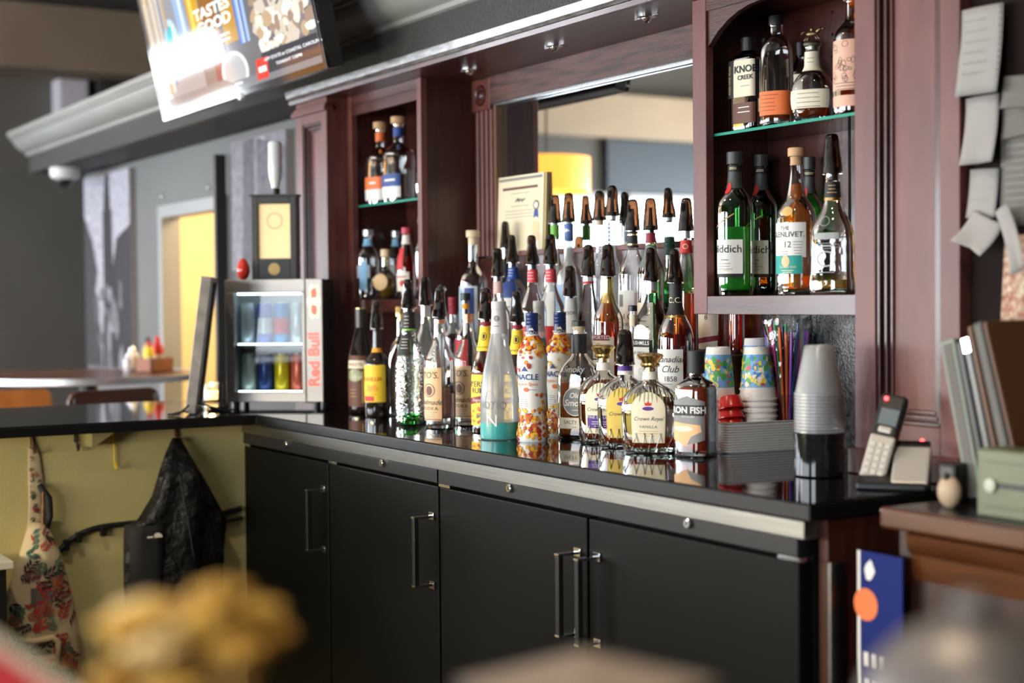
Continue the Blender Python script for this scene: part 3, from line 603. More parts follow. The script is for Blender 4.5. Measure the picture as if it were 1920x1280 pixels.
# ---- leaf printed vodka pair
LEAF = [(0, .010), (.002, .005), (.006, .0075), (.0055, .003), (.010, .003), (.0065, -.0005), (.0075, -.004), (.0025, -.003), (0, -.0095), (-.0025, -.003), (-.0075, -.004), (-.0065, -.0005), (-.010, .003), (-.0055, .003), (-.006, .0075), (-.002, .005)]
LC = [lab('leaf_amber', (.74, .27, .015)), lab('leaf_yellow', (.86, .50, .03)), lab('leaf_red', (.36, .02, .015)), lab('leaf_orange', (.62, .10, .015))]
WSHELL = pbr('white_sleeve', (.80, .79, .75), .30)
for i, (x, y, txt) in enumerate(((1.308, .204, 'white bottle printed with autumn leaves and blue cap, nearest the counter edge'), (1.233, .332, 'white autumn-leaf bottle with blue cap between its twin and the salty caramel bottle'))):
    b = NEW('leaf_printed_bottle', txt, x, y, 1, .297, .0362, PR_PIN, WSHELL, rot=0, group=GL, base=False, n=44)
    b.screw(pbr('navy_cap', (.012, .03, .14), .3), .052, 1.10, 3); b.text('PINNACLE', .0085, b.H-.045, .010, L_IVORY, .0030, None, bold=.01); b.shape(poly2d([(-.006, -.003), (.006, -.003), (.002, .004), (0, .001), (-.003, .003)]), b.H-.036, .012, L_IVORY, .0030)
    rnd = random.Random(3+i); grp = [[], [], [], []]
    for k in range(720):
        u = rnd.random()
        if u < .42: zz = rnd.uniform(.205, .245) if rnd.random() < .75 else rnd.uniform(.165, .21)
        elif u < .8: zz = rnd.triangular(.004, .075, .012)
        else: zz = rnd.uniform(.05, .11)
        ss = rnd.uniform(-.11, .11)
        if .075 < zz < .18 and (zz < .12 and not (.04 < ss < .075)): continue
        if .165 < zz < .2 and not (rnd.random() < .35): continue
        sc = rnd.uniform(.36, .74); a = rnd.uniform(0, 6.3); grp[rnd.randrange(4)].append(([(sc*(p*cos(a)-q*sin(a)), sc*(p*sin(a)+q*cos(a))) for p, q in LEAF], ss, zz, .0004+k*.0000035))
    for ci in range(4):
        M = MB()
        for P, ss, zz, off in grp[ci]:
            v, f = poly2d(P); rr = max(b.rad(0, zz), .01)
            M.add([b.at((px_+ss)/rr, min(max(zz+q, .001), .246), off) for px_, q in v], f)
        o = M.build('leaf_print', LC[ci], b.t, smooth='all', fix=False); o['kind'] = 'stuff'
    b.text('PINNACLE', .0185, .150, .006, L_BLUE, .0016, None, bold=.015); b.shape(poly2d([(-.008, -.004), (.009, -.004), (.004, .003), (.001, .008), (-.003, .002)]), .168, .016, L_BLUE, .0014)
    b.text('Pumpkin Spice', .011, .134, .014, L_ORG, .0014, None, shear=.25); b.shape(ell2d(.006, .005), .121, .018, L_ORG, .0014); b.lines(1, .121, .006, .018, .034); b.lines(5, .098, .005, .024, .010); b.lines(2, .070, .004, .02, .014, L_LBLUE)
# ---- caramel whisky, crown-topped whiskies, iron label whisky
b = NEW('caramel_whisky_bottle', 'square-shouldered salty caramel whisky bottle with round grey label and black neck', 1.335, .318, 1, .262, .0505, [(0, .9, 1), (.015, 1, 1), (.50, 1, 1), (.60, .95, 1), (.68, .72, .8), (.75, .40, .2), (.80, .30, 0), (.985, .28, 0), (1, .30, 0)], CLEAR, sec=(.66, 4), rot=28, group=GL, liquid=(WHISKY, .50))
b.screw(pbr('black_shrink', (.015, .015, .016), .4), .045, 1.25, 0, -.014); b.cork(CORKL, .0, 1.0); MB().lathe([(.014, b.H-.015), (.014, b.H+.004)], 20).build('cork_collar', CORKL, b.t, smooth=40); MB().lathe([(.0165, b.H+.004), (.0165, b.H+.016), (.015, b.H+.0175), (.001, b.H+.0175)], 24, cap=False).build('stopper_top', BLACKP, b.t, smooth=40)
l = b.shape(ell2d(.030, .033, 32), .090, .006, L_GREY, .0008, None, 'label'); b.shape(ring2d(.031, .034, .0022, 32), .090, .006, L_IVORY, parent=l); b.text('Ole', .017, .104, .004, L_IVORY, .0014, l, shear=.25, bold=.02); b.text('Smoky', .021, .086, .006, L_IVORY, .0014, l, shear=.25, bold=.025); b.lines(1, .070, .004, .02, .006, L_IVORY, parent=l)
l = b.shape(poly2d([(-.040, -.012), (.040, -.012), (.034, .014), (-.034, .014)]), .038, .0, L_CREAM, .0009, None, 'label'); b.text('SALTY', .012, .041, -.006, parent=l, off=.0014); b.lines(1, .030, .004, .02, .004, parent=l); b.text('Smoky', .020, .165, .0, FROSTW, .0010, None, shear=.25, bold=.02)
CRP = [(0, .80, 1), (.02, .88, 1), (.07, .90, 1), (.11, .93, 1), (.45, 1, 1), (.58, .97, 1), (.68, .84, 1), (.76, .60, .8), (.81, .34, .3), (.84, .25, 0), (.985, .235, 0), (1, .27, 0)]
CUT = thin('cut_whisky_glass', (.975, .98, .96), .5, 1.5)
def crownb(x, y, H, R, rot, lbl, mat, liq_, stop, txt, sub, lcol, gld):
    b = NEW('crown_whisky_bottle', lbl, x, y, 1, H, R, CRP, CUT, sec=(.50, 2.6), rot=rot, group='decanter-shaped whisky bottles at the front', liquid=liq_, n=44)
    # raised diamond cuts round the foot and ribs on the shoulders
    m = MB(); n = 13
    for k in range(n):
        for s in (1, -1):
            P = [b.at(2*pi*(k+s*.55*u)/n, .006+.038*u, .0010) for u in (0, .33, .66, 1)]; m.tube(P, .0015, 5)
    for k in range(22): m.tube([b.at(2*pi*k/22, zf*H, .0008) for zf in (.60, .66, .72, .77)], [.0008, .0016, .0014, .0006], 5)
    m.build('cut_pattern', BASEG, b.t, smooth=60)['kind'] = 'stuff'
    w = R*1.08; n = 12; zz = H*.41; hh = H*.27
    P = [(-w/2, -hh), (w/2, -hh)]+[(w/2*cos(pi*i/n), hh*.45+hh*.62*sin(pi*i/n)) for i in range(n+1)]
    l = b.shape((lambda q: (q[0], q[1]))(poly2d(P)), zz, 0, mat, .0008, None, 'label')
    rim = [(x_*1.06, y_*1.05) for x_, y_ in P]; k = len(P); b.shape((P+rim, [(i, (i+1) % k, k+(i+1) % k, k+i) for i in range(k)]), zz, 0, gld, .0010, l, 'gilt_rim')
    b.shape(ell2d(.012, .0042), zz+hh*.42, 0, L_PUR, .0011, l); b.shape(poly2d([(-.006, -.004), (.006, -.004), (.008, .003), (.003, .001), (0, .006), (-.003, .001), (-.008, .003)]), zz+hh*.62, 0, L_RED, .0012, l)
    b.text(txt, .0115, zz-hh*.02, 0, INK, .0012, l, shear=.35); sub and b.text(sub, .0088, zz-hh*.36, 0, INKG if lcol is None else L_IVORY, .0014, l, space=1.1)
    if lcol: b.shape(rect2d(w*.9, hh*.55), zz-hh*.55, 0, lcol, .0010, l, 'label_block')
    b.lines(3, zz-hh*.55, .005, w*.6, 0, L_GOLD if not lcol else L_IVORY, off=.0013, parent=l)
    b.band(L_IVORY, H*.855, H*.945, .0008, 'neck_label')
    if stop:
        h0 = H; r = b.nr(); MB().lathe([(r*.8, h0-.01), (r*.8, h0), (r*1.15, h0), (r*1.25, h0+.004), (r*1.12, h0+.008), (r*1.30, h0+.014), (r*1.62, h0+.020), (r*1.70, h0+.024), (r*1.55, h0+.027), (r*1.1, h0+.029), (.001, h0+.0295)], 20, cap=False).build('gilt_stopper', GOLD, b.t, smooth=35)
    else: b.pour(.3); b.band(L_PUR, H*.90, H*.955, .0012, 'neck_band')
    return b
crownb(1.460, .300, .196, .0605, 38, 'full dark whisky decanter with gold stopper and purple-blocked label', L_CREAM, (DWHISKY, .74), True, 'Crown Royal', 'FINE DE LUXE', L_PUR, L_PALE)
crownb(1.572, .280, .190, .0635, 42, 'nearly empty whisky decanter with yellow label and smoked pourer', lab('mustard', (.72, .52, .10)), (DWHISKY, .16), False, 'Crown Royal', '', None, L_GOLD)
crownb(1.688, .262, .184, .0630, 44, 'nearly empty whisky decanter with cream vanilla label and gold stopper', lab('vanilla', (.84, .74, .55)), (DWHISKY, .17), True, 'Crown Royal', 'VANILLA', None, L_PALE)
b = NEW('rye_whisky_bottle', 'square red-brown whisky bottle with black cap and grey hexagonal label', 1.802, .296, 1, .205, .0405, [(0, .93, 1), (.02, 1, 1), (.66, 1, 1), (.73, .93, 1), (.77, .66, .7), (.80, .42, .1), (.82, .36, 0), (.985, .34, 0), (1, .36, 0)], CLEAR, sec=(1, 3.4), rot=22, group=GL, liquid=(DWHISKY, .70))
b.screw(pbr('matt_black_cap', (.018, .018, .018), .55), .048, 1.18, 0, .016)
l = b.shape(poly2d([(-.040, -.038), (0, -.050), (.040, -.038), (.040, .042), (0, .052), (-.040, .042)]), .075, 0, L_GREY, .0008, None, 'label'); b.shape(rect2d(.076, .022, 12, 2), .098, 0, L_BLK, .0010, l, 'label_block'); b.text('IRON FISH', .0185, .098, 0, L_WHITE, .0014, l, bold=.03); b.text('DISTILLERY', .006, .085, .004, L_IVORY, .0014, l)
b.shape(poly2d([(-.036, -.02), (0, -.034), (.036, -.02), (.030, .010), (-.036, .016)]), .058, 0, lab('peach', (.80, .46, .22)), .0011, l, 'picture'); b.shape(ell2d(.022, .006), .060, -.008, L_CREAM, .0014, l); b.shape(poly2d([(.0, -.030), (.036, -.020), (.036, 0), (.010, -.012)]), .056, 0, L_GREY, .0014, l)
# ---- first raised step
def clearvodka(x, lbl, H, R, neck, body, txt, rz, z=1.08, y=.43):
    b = NEW('flavoured_vodka_bottle', lbl, x, y, z, H, R, PR_STD, CLEAR, rot=5, group=GM, liquid=(CLRL, .35)); b.pour(rz)
    b.band(neck, H-.052, H-.018, .0008, 'neck_label'); b.lines(3, H-.026, .008, .02, .004, L_IVORY, off=.0014)
    l = b.label(L_WHITE, R*2.2, .03, .15); b.label(body, R*2.2, .135, .182, 0, .001, l, 'label_block'); (b.text(txt, .026, .158, .008, L_WHITE, .0015, l, bold=.03) if txt else None); b.lines(4, .11, .014, .05, .006, INKG, .003, parent=l); return b
clearvodka(.781, 'clear bottle with red-and-white neck label left of the blue-necked vodka', .318, .034, lab('rose', (.72, .45, .42)), L_WHITE, '', 1.0)
clearvodka(.722, 'clear vodka bottle with blue neck label and dark pourer', .238, .036, lab('royal', (.03, .10, .42)), L_BLUE, '', 2.6, 1.2, .515)
clearvodka(.957, 'clear vodka bottle with red neck label, left one of the red-necked two', .346, .036, lab('crimson', (.62, .05, .07)), L_RED, '', 3.0)
clearvodka(1.044, 'clear vodka bottle with red neck label, right one of the red-necked two', .345, .0365, lab('crimson', (.62, .05, .07)), L_RED, 'LJ', 1.0)
b = NEW('whiskey_bottle', 'clear bottle with tall white neck label under a brown rubber pourer cover', 1.132, .430, 1.08, .262, .033, PR_SLOPE, CLEAR, group=GM, liquid=(CLRL, .3)); b.pour(.9); l = b.band(L_WHITE, .165, .252, .0010, 'neck_label'); b.text('JAMESON', .011, .215, .006, parent=None, off=.0018); b.label(L_WHITE, .06, .03, .12)
b = NEW('gin_bottle', 'clear slope-shouldered bottle with thin red neck ring behind the caramel whisky', 1.213, .430, 1.08, .312, .034, [(0, .86, 1), (.012, 1, 1), (.52, 1, 1), (.66, .82, .5), (.80, .52, .1), (.90, .38, 0), (1, .36, 0)], CLEAR, group=GM, liquid=(CLRL, .4)); b.pour(.5); b.band(L_RED, .288, .293, .0012); b.band(SILV, .294, .304, .0008)
b = NEW('blended_whisky_bottle', 'amber whisky bottle with gold neck foil and cream label, middle of the cluster', 1.297, .430, 1.08, .310, .037, PR_STD, AMBERG, group=GM, base=False, liquid=(AMBL, .62)); b.pour(.8); b.band(GOLD, .240, .298, .0008, 'neck_foil'); b.band(L_PALE, .303, .309, .002, 'neck_ring')
l = b.label(L_CREAM, .098, .03, .158); b.label(L_BURG, .06, .150, .164, .008, .0012, l, 'sash'); b.text('IMPORTED', .012, .157, .010, L_IVORY, .0016, l); b.shape(ell2d(.010, .013), .132, .010, L_GOLD, .0013, l); b.lines(2, .105, .014, .05, .010, INK, .003, .0013, l)
b = NEW('miniature_whisky_bottle', 'small pale bottle with black cap peeking between amber and square whisky bottles', 1.389, .436, 1.08, .232, .021, PR_LONG, CLEAR, group=GM, liquid=(AMBL, .5)); b.screw(BLACKP, .014, 1.25); b.band(L_CREAM, .185, .213, .0009, 'neck_label'); b.label(L_WHITE, .04, .05, .13)
b = NEW('irish_whiskey_bottle', 'square clear whiskey bottle with tall white black-banded label and pourer', 1.472, .430, 1.08, .296, .0365, [(0, .93, 1), (.02, 1, 1), (.60, 1, 1), (.70, .86, 1), (.78, .55, .6), (.84, .40, 0), (.9, .36, 0), (1, .36, 0)], CLEARB, sec=(.95, 4.5), rot=0, group=GM, liquid=(AMBL, .35)); b.pour(1.4); b.band(GOLD, .262, .267, .0012); b.band(SILV, .268, .288, .0008)
l = b.label(L_WHITE, .060, .03, .165); b.shape(ell2d(.030, .022), .168, 0, L_WHITE, .0007, l, 'label_arch'); b.label(L_BLK, .060, .138, .156, 0, .0010, l, 'label_block'); b.text('BUSHMILLS', .0125, .147, .0, L_WHITE, .0016, l, bold=.01); b.text('THE ORIGINAL', .0095, .124, .0, INK, .0013, l); b.lines(1, .112, .006, .03, 0, parent=l); b.shape(ell2d(.015, .010), .082, .008, lab('pale_grey', (.6, .6, .58)), .0012, l); b.label(L_BRN, .060, .052, .060, 0, .0012, l, 'rule'); b.shape(ell2d(.014, .005), .040, .01, L_GOLD, .0012, l)
b = NEW('canadian_whisky_bottle', 'large dark amber whisky bottle with white script label and black neck', 1.559, .432, 1.08, .290, .0415, [(0, .86, 1), (.012, 1, 1), (.50, 1, 1), (.60, .95, .8), (.69, .68, .3), (.75, .42, 0), (.82, .34, 0), (.985, .31, 0), (1, .34, 0)], AMBERG, group=GM, base=False, liquid=(DWHISKY, .58)); b.pour(2.0); b.band(L_BLK, .212, .286, .0008, 'neck_label'); b.band(GOLD, .206, .211, .0010, 'neck_ring'); b.text('C.C.', .018, .245, .010, L_PALE, .0014)
l = b.label(L_WHITE, .108, .032, .135); b.text('Canadian', .020, .112, .022, INK, .0012, l, shear=.35); b.text('Club', .022, .090, .022, INK, .0012, l, shear=.35); b.text('1858', .016, .068, .024, INK, .0012, l); b.lines(1, .057, .006, .04, .016, parent=l); b.label(GOLD, .108, .029, .033, 0, .0010, l, 'gilt_rule')
# ---- second raised step, against the mirror
b = NEW('gin_bottle', 'blue-green gin bottle with wide pourer just below the certificate', .593, .572, 1.2, .283, .034, PR_STD, thin('aqua_glass', (.25, .62, .66), .6, 1.2), group=GM, liquid=(CLRL, .4)); b.pour(2.4)
b = NEW('coconut_rum_bottle', 'frosted bottle with green neck label, leftmost against the mirror', .847, .573, 1.2, .342, .034, PR_LONG, FROSTC, group=GM); b.pour(.5); b.band(pbr('label_leaf_green', (.15, .42, .06), .5), .292, .332, .0008, 'neck_label'); b.label(L_WHITE, .06, .05, .15)
b = NEW('french_vodka_bottle', 'frosted white vodka bottle with blue neck label, in front of the mirror', .975, .532, 1.2, .338, .035, PR_LONG, FROSTW, group=GM, base=False); b.pour(.5); b.band(lab('slate_blue', (.10, .17, .45)), .283, .328, .0008, 'neck_label'); b.shape(poly2d([(-.008, -.004), (.010, .002), (-.002, .008)]), .308, .006, L_IVORY, .0014); b.label(lab('lake', (.35, .5, .7)), .07, .05, .17, 0, .0008)
b = NEW('cork_top_bottle', 'clear tall bottle with blue stopper ring and pale cork in front of the mirror', 1.045, .583, 1.2, .340, .028, PR_LONG, CLEARB, group=GM, liquid=(CLRL, .5)); b.cork(CORKL, .006, .95, -.006); b.band(CORKL, .322, .337, .0004, 'cork'); b.pour(.7); b.band(lab('cobalt', (.04, .11, .42)), .336, .341, .004, 'stopper_ring')
b = NEW('tall_vodka_bottle', 'tall frosted vodka bottle with blue vertical lettering, tallest pourer before the mirror', 1.169, .535, 1.2, .344, .0345, PR_LONG, FROSTC, group=GM, base=False); b.pour(.4); b.band(SILV, .330, .341, .0012, 'neck_ring'); l = b.wrap(rect2d(.010, .062, 4, 4), .002, .293, .0008, 'neck_label', lab('pale_blue', (.55, .68, .8)), b.t); b.lines(6, .318, .010, .007, .002, L_BLUE, .005, .0014, l)
b = NEW('dutch_vodka_bottle', 'round-shouldered clear vodka bottle with black-gold neck and white label', 1.246, .542, 1.2, .304, .0365, PR_STD, CLEAR, group=GM, liquid=(CLRL, .42)); b.pour(.5); b.band(L_BLK, .256, .296, .0008, 'neck_label'); b.band(GOLD, .262, .266, .0012); b.band(GOLD, .286, .290, .0012); l = b.label(L_WHITE, .078, .02, .150, .012); b.label(L_GREY, .014, .11, .14, -.0, .0010, l, 'label_block'); b.text('Ketel One', .020, .085, .012, INK, .0013, l); b.text('VODKA', .010, .066, .02, INK, .0013, l); b.label(lab('dusty_rose', (.6, .42, .4)), .016, .03, .145, .045, .0010, l, 'label_block')
b = NEW('irish_whiskey_bottle', 'green whiskey bottle with red neck label and brown pourer before the mirror', 1.352, .518, 1.2, .300, .0330, PR_STD, GREENG, group=GM, base=BASEGR, liquid=(liq('whisky_in_green', (.7, .6, .15)), .4)); b.pour(1.0); b.band(L_BURG, .264, .288, .0008, 'neck_label'); b.band(GOLD, .260, .263, .0010); b.band(lab('slate', (.16, .2, .2)), .205, .258, .0008, 'neck_sleeve'); l = b.label(L_CREAM, .07, .03, .12); b.lines(3, .09, .014, .04, .006, INK, .002, .0013, l)
b = NEW('green_cap_whiskey_bottle', 'green whiskey bottle with dark green screw cap and white script', 1.340, .584, 1.2, .278, .0265, PR_LONG, GREENG, group=GM, base=BASEGR, liquid=(AMBL, .5)); b.screw(L_DGRN, .045, 1.2, 2); b.text('Milton', .011, .245, .008, L_IVORY, .0032, None, shear=.4); l = b.label(L_DGRN, .06, .05, .14); b.text('TULLA', .016, .11, .006, L_IVORY, .0013, l)
b = NEW('red_liqueur_bottle', 'red-orange liqueur bottle with red neck label beside the arched cabinet', 1.474, .530, 1.2, .293, .0320, PR_SLOPE, CLEAR, group=GM, liquid=(ORGL, .48)); b.pour(.5); b.band(L_RED, .236, .266, .0008, 'neck_label'); b.shape(ring2d(.006, .006, .0014), .251, .010, L_PALE, .0014); b.band(SILV, .270, .288, .0006, 'neck_ring')
b = NEW('small_whisky_bottle', 'amber bottle with cream label and red sash peeking under the arched cabinet', 1.546, .545, 1.2, .250, .029, PR_STD, CLEAR, group=GM, liquid=(AMBL, .55)); l = b.label(L_CREAM, .07, .012, .12, .006); b.shape(poly2d([(-.035, -.010), (.035, .0), (.035, .012), (-.035, .002)]), .032, .006, L_BURG, .0010, l, 'sash'); b.text('8', .016, .085, .014, INK, .0012, l); b.screw(GOLD, .03)
b = NEW('orange_aperitif_bottle', 'orange-brown bottle in the shade under the arched cabinet', 1.605, .572, 1.2, .240, .020, PR_LONG, AMBERG, group=GM, liquid=(ORGL, .6)); b.screw(BLACKP, .03)
b = NEW('agave_bottle', 'clear round-shouldered bottle with pale wooden stopper beside the fluted strip', .493, .520, 1.2, .312, .0415, PR_SHORT, CLEAR, group=GM, liquid=(CLRL, .3)); b.cork(CORKL, .020, 1.35); b.band(CORKL, .290, .311, .0002, 'cork'); l = b.label(lab('ice', (.62, .72, .80)), .09, .03, .17, .01); b.label(L_BLUE, .03, .03, .165, .03, .001, l, 'label_block'); b.label(L_LBLUE, .012, .04, .16, .0, .001, l, 'label_block')
b = NEW('decanter', 'small clear decanter with a ball stopper behind the cut vodka bottle', .468, .428, 1.08, .270, .026, PR_FLASK, CLEAR, group=GM, liquid=(CLRL, .3)); m = MB().sphere((0, 0, .283), .013); m.lathe([(.006, .26), (.006, .272)], 12); m.build('ball_stopper', BASEG, b.t, smooth='all')
# ---- left cabinet
GLC = 'bottles in the left cabinet'
b = NEW('tequila_bottle', 'clear tequila bottle with blue neck on the left cabinet floor, leftmost', -.078, .462, 1.334, .222, .036, PR_STD, CLEAR, group=GLC, liquid=(CLRL, .4)); b.screw(SILV, .02, 1.2); b.band(L_LBLUE, .172, .196, .0008, 'neck_label'); l = b.label(lab('silver_grey', (.45, .46, .47)), .07, .07, .11, .01); b.shape(poly2d([(-.012, -.05), (.012, -.05), (.016, .03), (0, .045), (-.014, .03)]), .08, .022, L_LBLUE, .0012, l, 'agave_print')
b = NEW('tequila_bottle', 'clear tequila bottle with blue neck at the back of the left cabinet', -.076, .560, 1.334, .220, .031, PR_STD, CLEAR, group=GLC, liquid=(CLRL, .4)); b.screw(SILV, .02, 1.2); b.band(L_LBLUE, .172, .196, .0008, 'neck_label'); b.label(lab('silver_grey', (.45, .46, .47)), .06, .05, .11)
b = NEW('round_tequila_bottle', 'squat round bottle with big gold medallion and pale stopper in the left cabinet', .005, .482, 1.334, .135, .034, PR_BALL, thin('olive_clear_glass', (.80, .80, .62), .6, 1.2), group=GLC, liquid=(GOLDL, .5), rot=35); b.cork(CORKL, .024, 1.25); m = MB().lathe([(.026, .0), (.026, -.005), (.022, -.007), (.001, -.0075)], 28, (0, -.0325, .055), cap=True, ax='y'); m.build('medallion', lab('medallion_gold', (.70, .48, .26)), b.t, smooth=35)
b = NEW('red_brandy_bottle', 'amber and red curvy bottle with pink cap in the left cabinet', .100, .508, 1.334, .222, .031, PR_SLOPE, AMBERG, group=GLC, liquid=(REDL, .6), rot=20); b.screw(lab('pink_red', (.55, .06, .10)), .02, 1.2); b.band(L_IVORY, .172, .200, .0010, 'neck_label'); b.wrap(rect2d(.03, .07, 8, 6), -.006, .125, .0010, 'red_sleeve', L_RED, b.t); l = b.label(L_IVORY, .06, .025, .085, .0); b.shape(rect2d(.04, .004), .07, 0, L_RED, .0012, l, 'rule'); b.shape(ell2d(.010, .010), .05, .008, L_RED, .0012, l)
b = NEW('amber_bottle', 'amber bottle with cork mostly hidden behind the cabinet post', .062, .583, 1.334, .240, .026, PR_STD, CLEAR, group=GLC, liquid=(AMBL, .5)); b.cork(CORK, .016)
for (x, y, lb, c, lbl) in ((-.030, .486, L_ORG, 'o', 'clear tequila bottle with orange label and wooden stopper on the glass shelf'), (.100, .484, L_BLUE, 'b', 'clear tequila bottle with blue label and wooden stopper on the glass shelf')):
    b = NEW('tequila_bottle', lbl, x, y, 1.637, .240 if c == 'o' else .243, .047 if c == 'o' else .050, PR_SHORT, CLEAR, group=GLC, sec=(.85, 3.5), rot=10, liquid=(CLRL, .40)); b.cork(CORK, .021, 1.35); b.band(lb, b.H-.040, b.H-.012, .0008, 'neck_label')
    l = b.label(L_WHITE, .088, .012, .085, .006); b.label(lb, .088, .046, .085, .006, .0010, l, 'label_block'); b.lines(1, .066, .01, .05, .008, L_IVORY, .006, .0014, l)
b = NEW('small_agave_bottle', 'small clear bottle half hidden behind the right post of the left cabinet', .095, .572, 1.637, .180, .030, PR_BALL, CLEAR, group=GLC, liquid=(CLRL, .5)); b.cork(CORKL, .02)
# ---- right cabinet, glass shelf
GRC = 'bottles in the arched cabinet'
b = NEW('bourbon_bottle', 'square bourbon bottle with black-and-cream label at the left of the glass shelf', 1.735, .500, 1.69, .205, .0385, [(0, .93, 1), (.015, 1, 1), (.75, 1, 1), (.80, .9, 1), (.83, .5, .6), (.86, .33, 0), (.985, .31, 0), (1, .34, 0)], DARKG, sec=(.8, 6), rot=8, group=GRC, base=False, liquid=(DWHISKY, .6)); b.screw(BLACKP, .03, 1.2)
l = b.label(L_CREAM, .060, .075, .155, .014); k = b.label(L_BLK, .030, .070, .155, .056, .001, l, 'side_label'); b.text('KNOB', .021, .134, .016, INK, .0016, l, bold=.03); b.text('CREEK', .0135, .116, .016, INK, .0016, l, bold=.02); b.lines(1, .098, .006, .03, .016, parent=l)
for side in (-1, 1):
    c = b.wrap(([(-yy, xx) for xx, yy in text2d('AGED NINE YEARS', .0075)[0]], text2d('AGED NINE YEARS', .0075)[1]), -.026*1, .113, .0016, 'lettering', L_GOLD, l) if side < 0 else None
b.label(L_BLK, .020, .074, .156, -.026, .0011, l, 'side_label'); b.label(L_BRN, .060, .018, .062, .012, .0006); b.lines(2, .052, .010, .04, .012, L_IVORY, .002)
b = NEW('orange_label_bourbon', 'nearly empty tall bourbon bottle with orange label on the glass shelf', 1.852, .476, 1.69, .212, .035, [(0, .92, 1), (.015, 1, 1), (.70, 1, 1), (.80, .90, .8), (.87, .62, .3), (.905, .40, 0), (.985, .38, 0), (1, .40, 0)], CLEAR, sec=(.8, 2.6), rot=30, group=GRC, liquid=(DWHISKY, .17)); b.cork(BLACKP, .020, 1.15); l = b.label(L_ORG, .10, .022, .072, 0); b.lines(5, .064, .008, .05, -.012, L_BRN, parent=l)
b = NEW('horse_stopper_bourbon', 'round bourbon decanter with cream hand-lettered label and horse stopper', 1.935, .500, 1.69, .158, .0455, PR_BALL, CLEAR, sec=(.75, 2.3), rot=30, group=GRC, liquid=(DWHISKY, .30)); b.band(L_CREAM, .106, .146, .0009, 'neck_label'); b.lines(2, .132, .008, .022, 0, INKG, off=.0015)
l = b.label(L_CREAM, .092, .028, .066, 0)
for i in range(4): b.lines(1, .058-i*.009, .01, .07, 0, INK, .0010, parent=l)
MB().lathe([(.011, .150), (.011, .158), (.017, .159), (.019, .163), (.016, .168), (.006, .169)], 20, cap=True).build('stopper', pbr('pewter', (.35, .33, .28), .35, metal=1), b.t, smooth=35)
m = MB(); PW = pbr('antique_bronze', (.20, .14, .07), .4, metal=.9); m.sphere((0, 0, .184), .008, 10, 7, (1.7, .7, .8)); m.tube([(.010, 0, .186), (.016, 0, .193), (.020, 0, .194)], [.005, .004, .003], 7); m.sphere((.0225, 0, .193), .0035, 8, 6, (1.6, .8, .8)); m.sphere((-.001, 0, .193), .004, 8, 6, (1, .8, 1.3))
for x0, x1 in ((.010, .018), (.006, .012), (-.010, -.018), (-.007, -.012)): m.tube([(x0, 0, .181), ((x0+x1)/2, 0, .174), (x1, 0, .170)], [.0025, .0018, .0014], 6)
m.tube([(-.012, 0, .187), (-.020, 0, .189), (-.024, 0, .184)], [.002, .0016, .001], 6); m.build('horse_figure', PW, b.t, smooth='all')
b = NEW('copper_label_whisky', 'amber whisky bottle with patterned copper label, cut off by the pilaster', 2.052, .500, 1.69, .232, .039, [(0, .9, 1), (.015, 1, 1), (.64, 1, 1), (.72, .93, .9), (.79, .60, .4), (.83, .36, 0), (.985, .32, 0), (1, .36, 0)], AMBERG, group=GRC, base=BASEG, liquid=(AMBL, .62)); b.cork(CORKL, .02); l = b.label(L_PINK, .085, .050, .150, .018); b.label(L_PINK, .085, .018, .040, .018)
rr = random.Random(5)
for k in range(34): b.shape(ring2d(rr.uniform(.003, .007), rr.uniform(.003, .007), .0009, 8), rr.uniform(.07, .143), .018+rr.uniform(-.036, .036), INK, .0010, l, 'vine_print')
b.label(L_CREAM, .02, .046, .135, .058, .0012, l, 'strip'); b.lines(3, .064, .006, .06, .015, INK, parent=l)
b = NEW('dark_bourbon_bottle', 'dark bottle with black cap in the shade behind the square bourbon', 1.697, .580, 1.69, .215, .027, PR_STD, DARKG, group=GRC, liquid=(DWHISKY, .5)); b.screw(BLACKP, .03)
b = NEW('shadowed_rye_bottle', 'amber bottle in the shade between the orange-labelled and horse-stoppered bourbons', 1.812, .582, 1.69, .190, .027, PR_STD, CLEAR, group=GRC, liquid=(WHISKY, .6)); b.screw(BLACKP, .03); b.label(L_CREAM, .05, .05, .12)
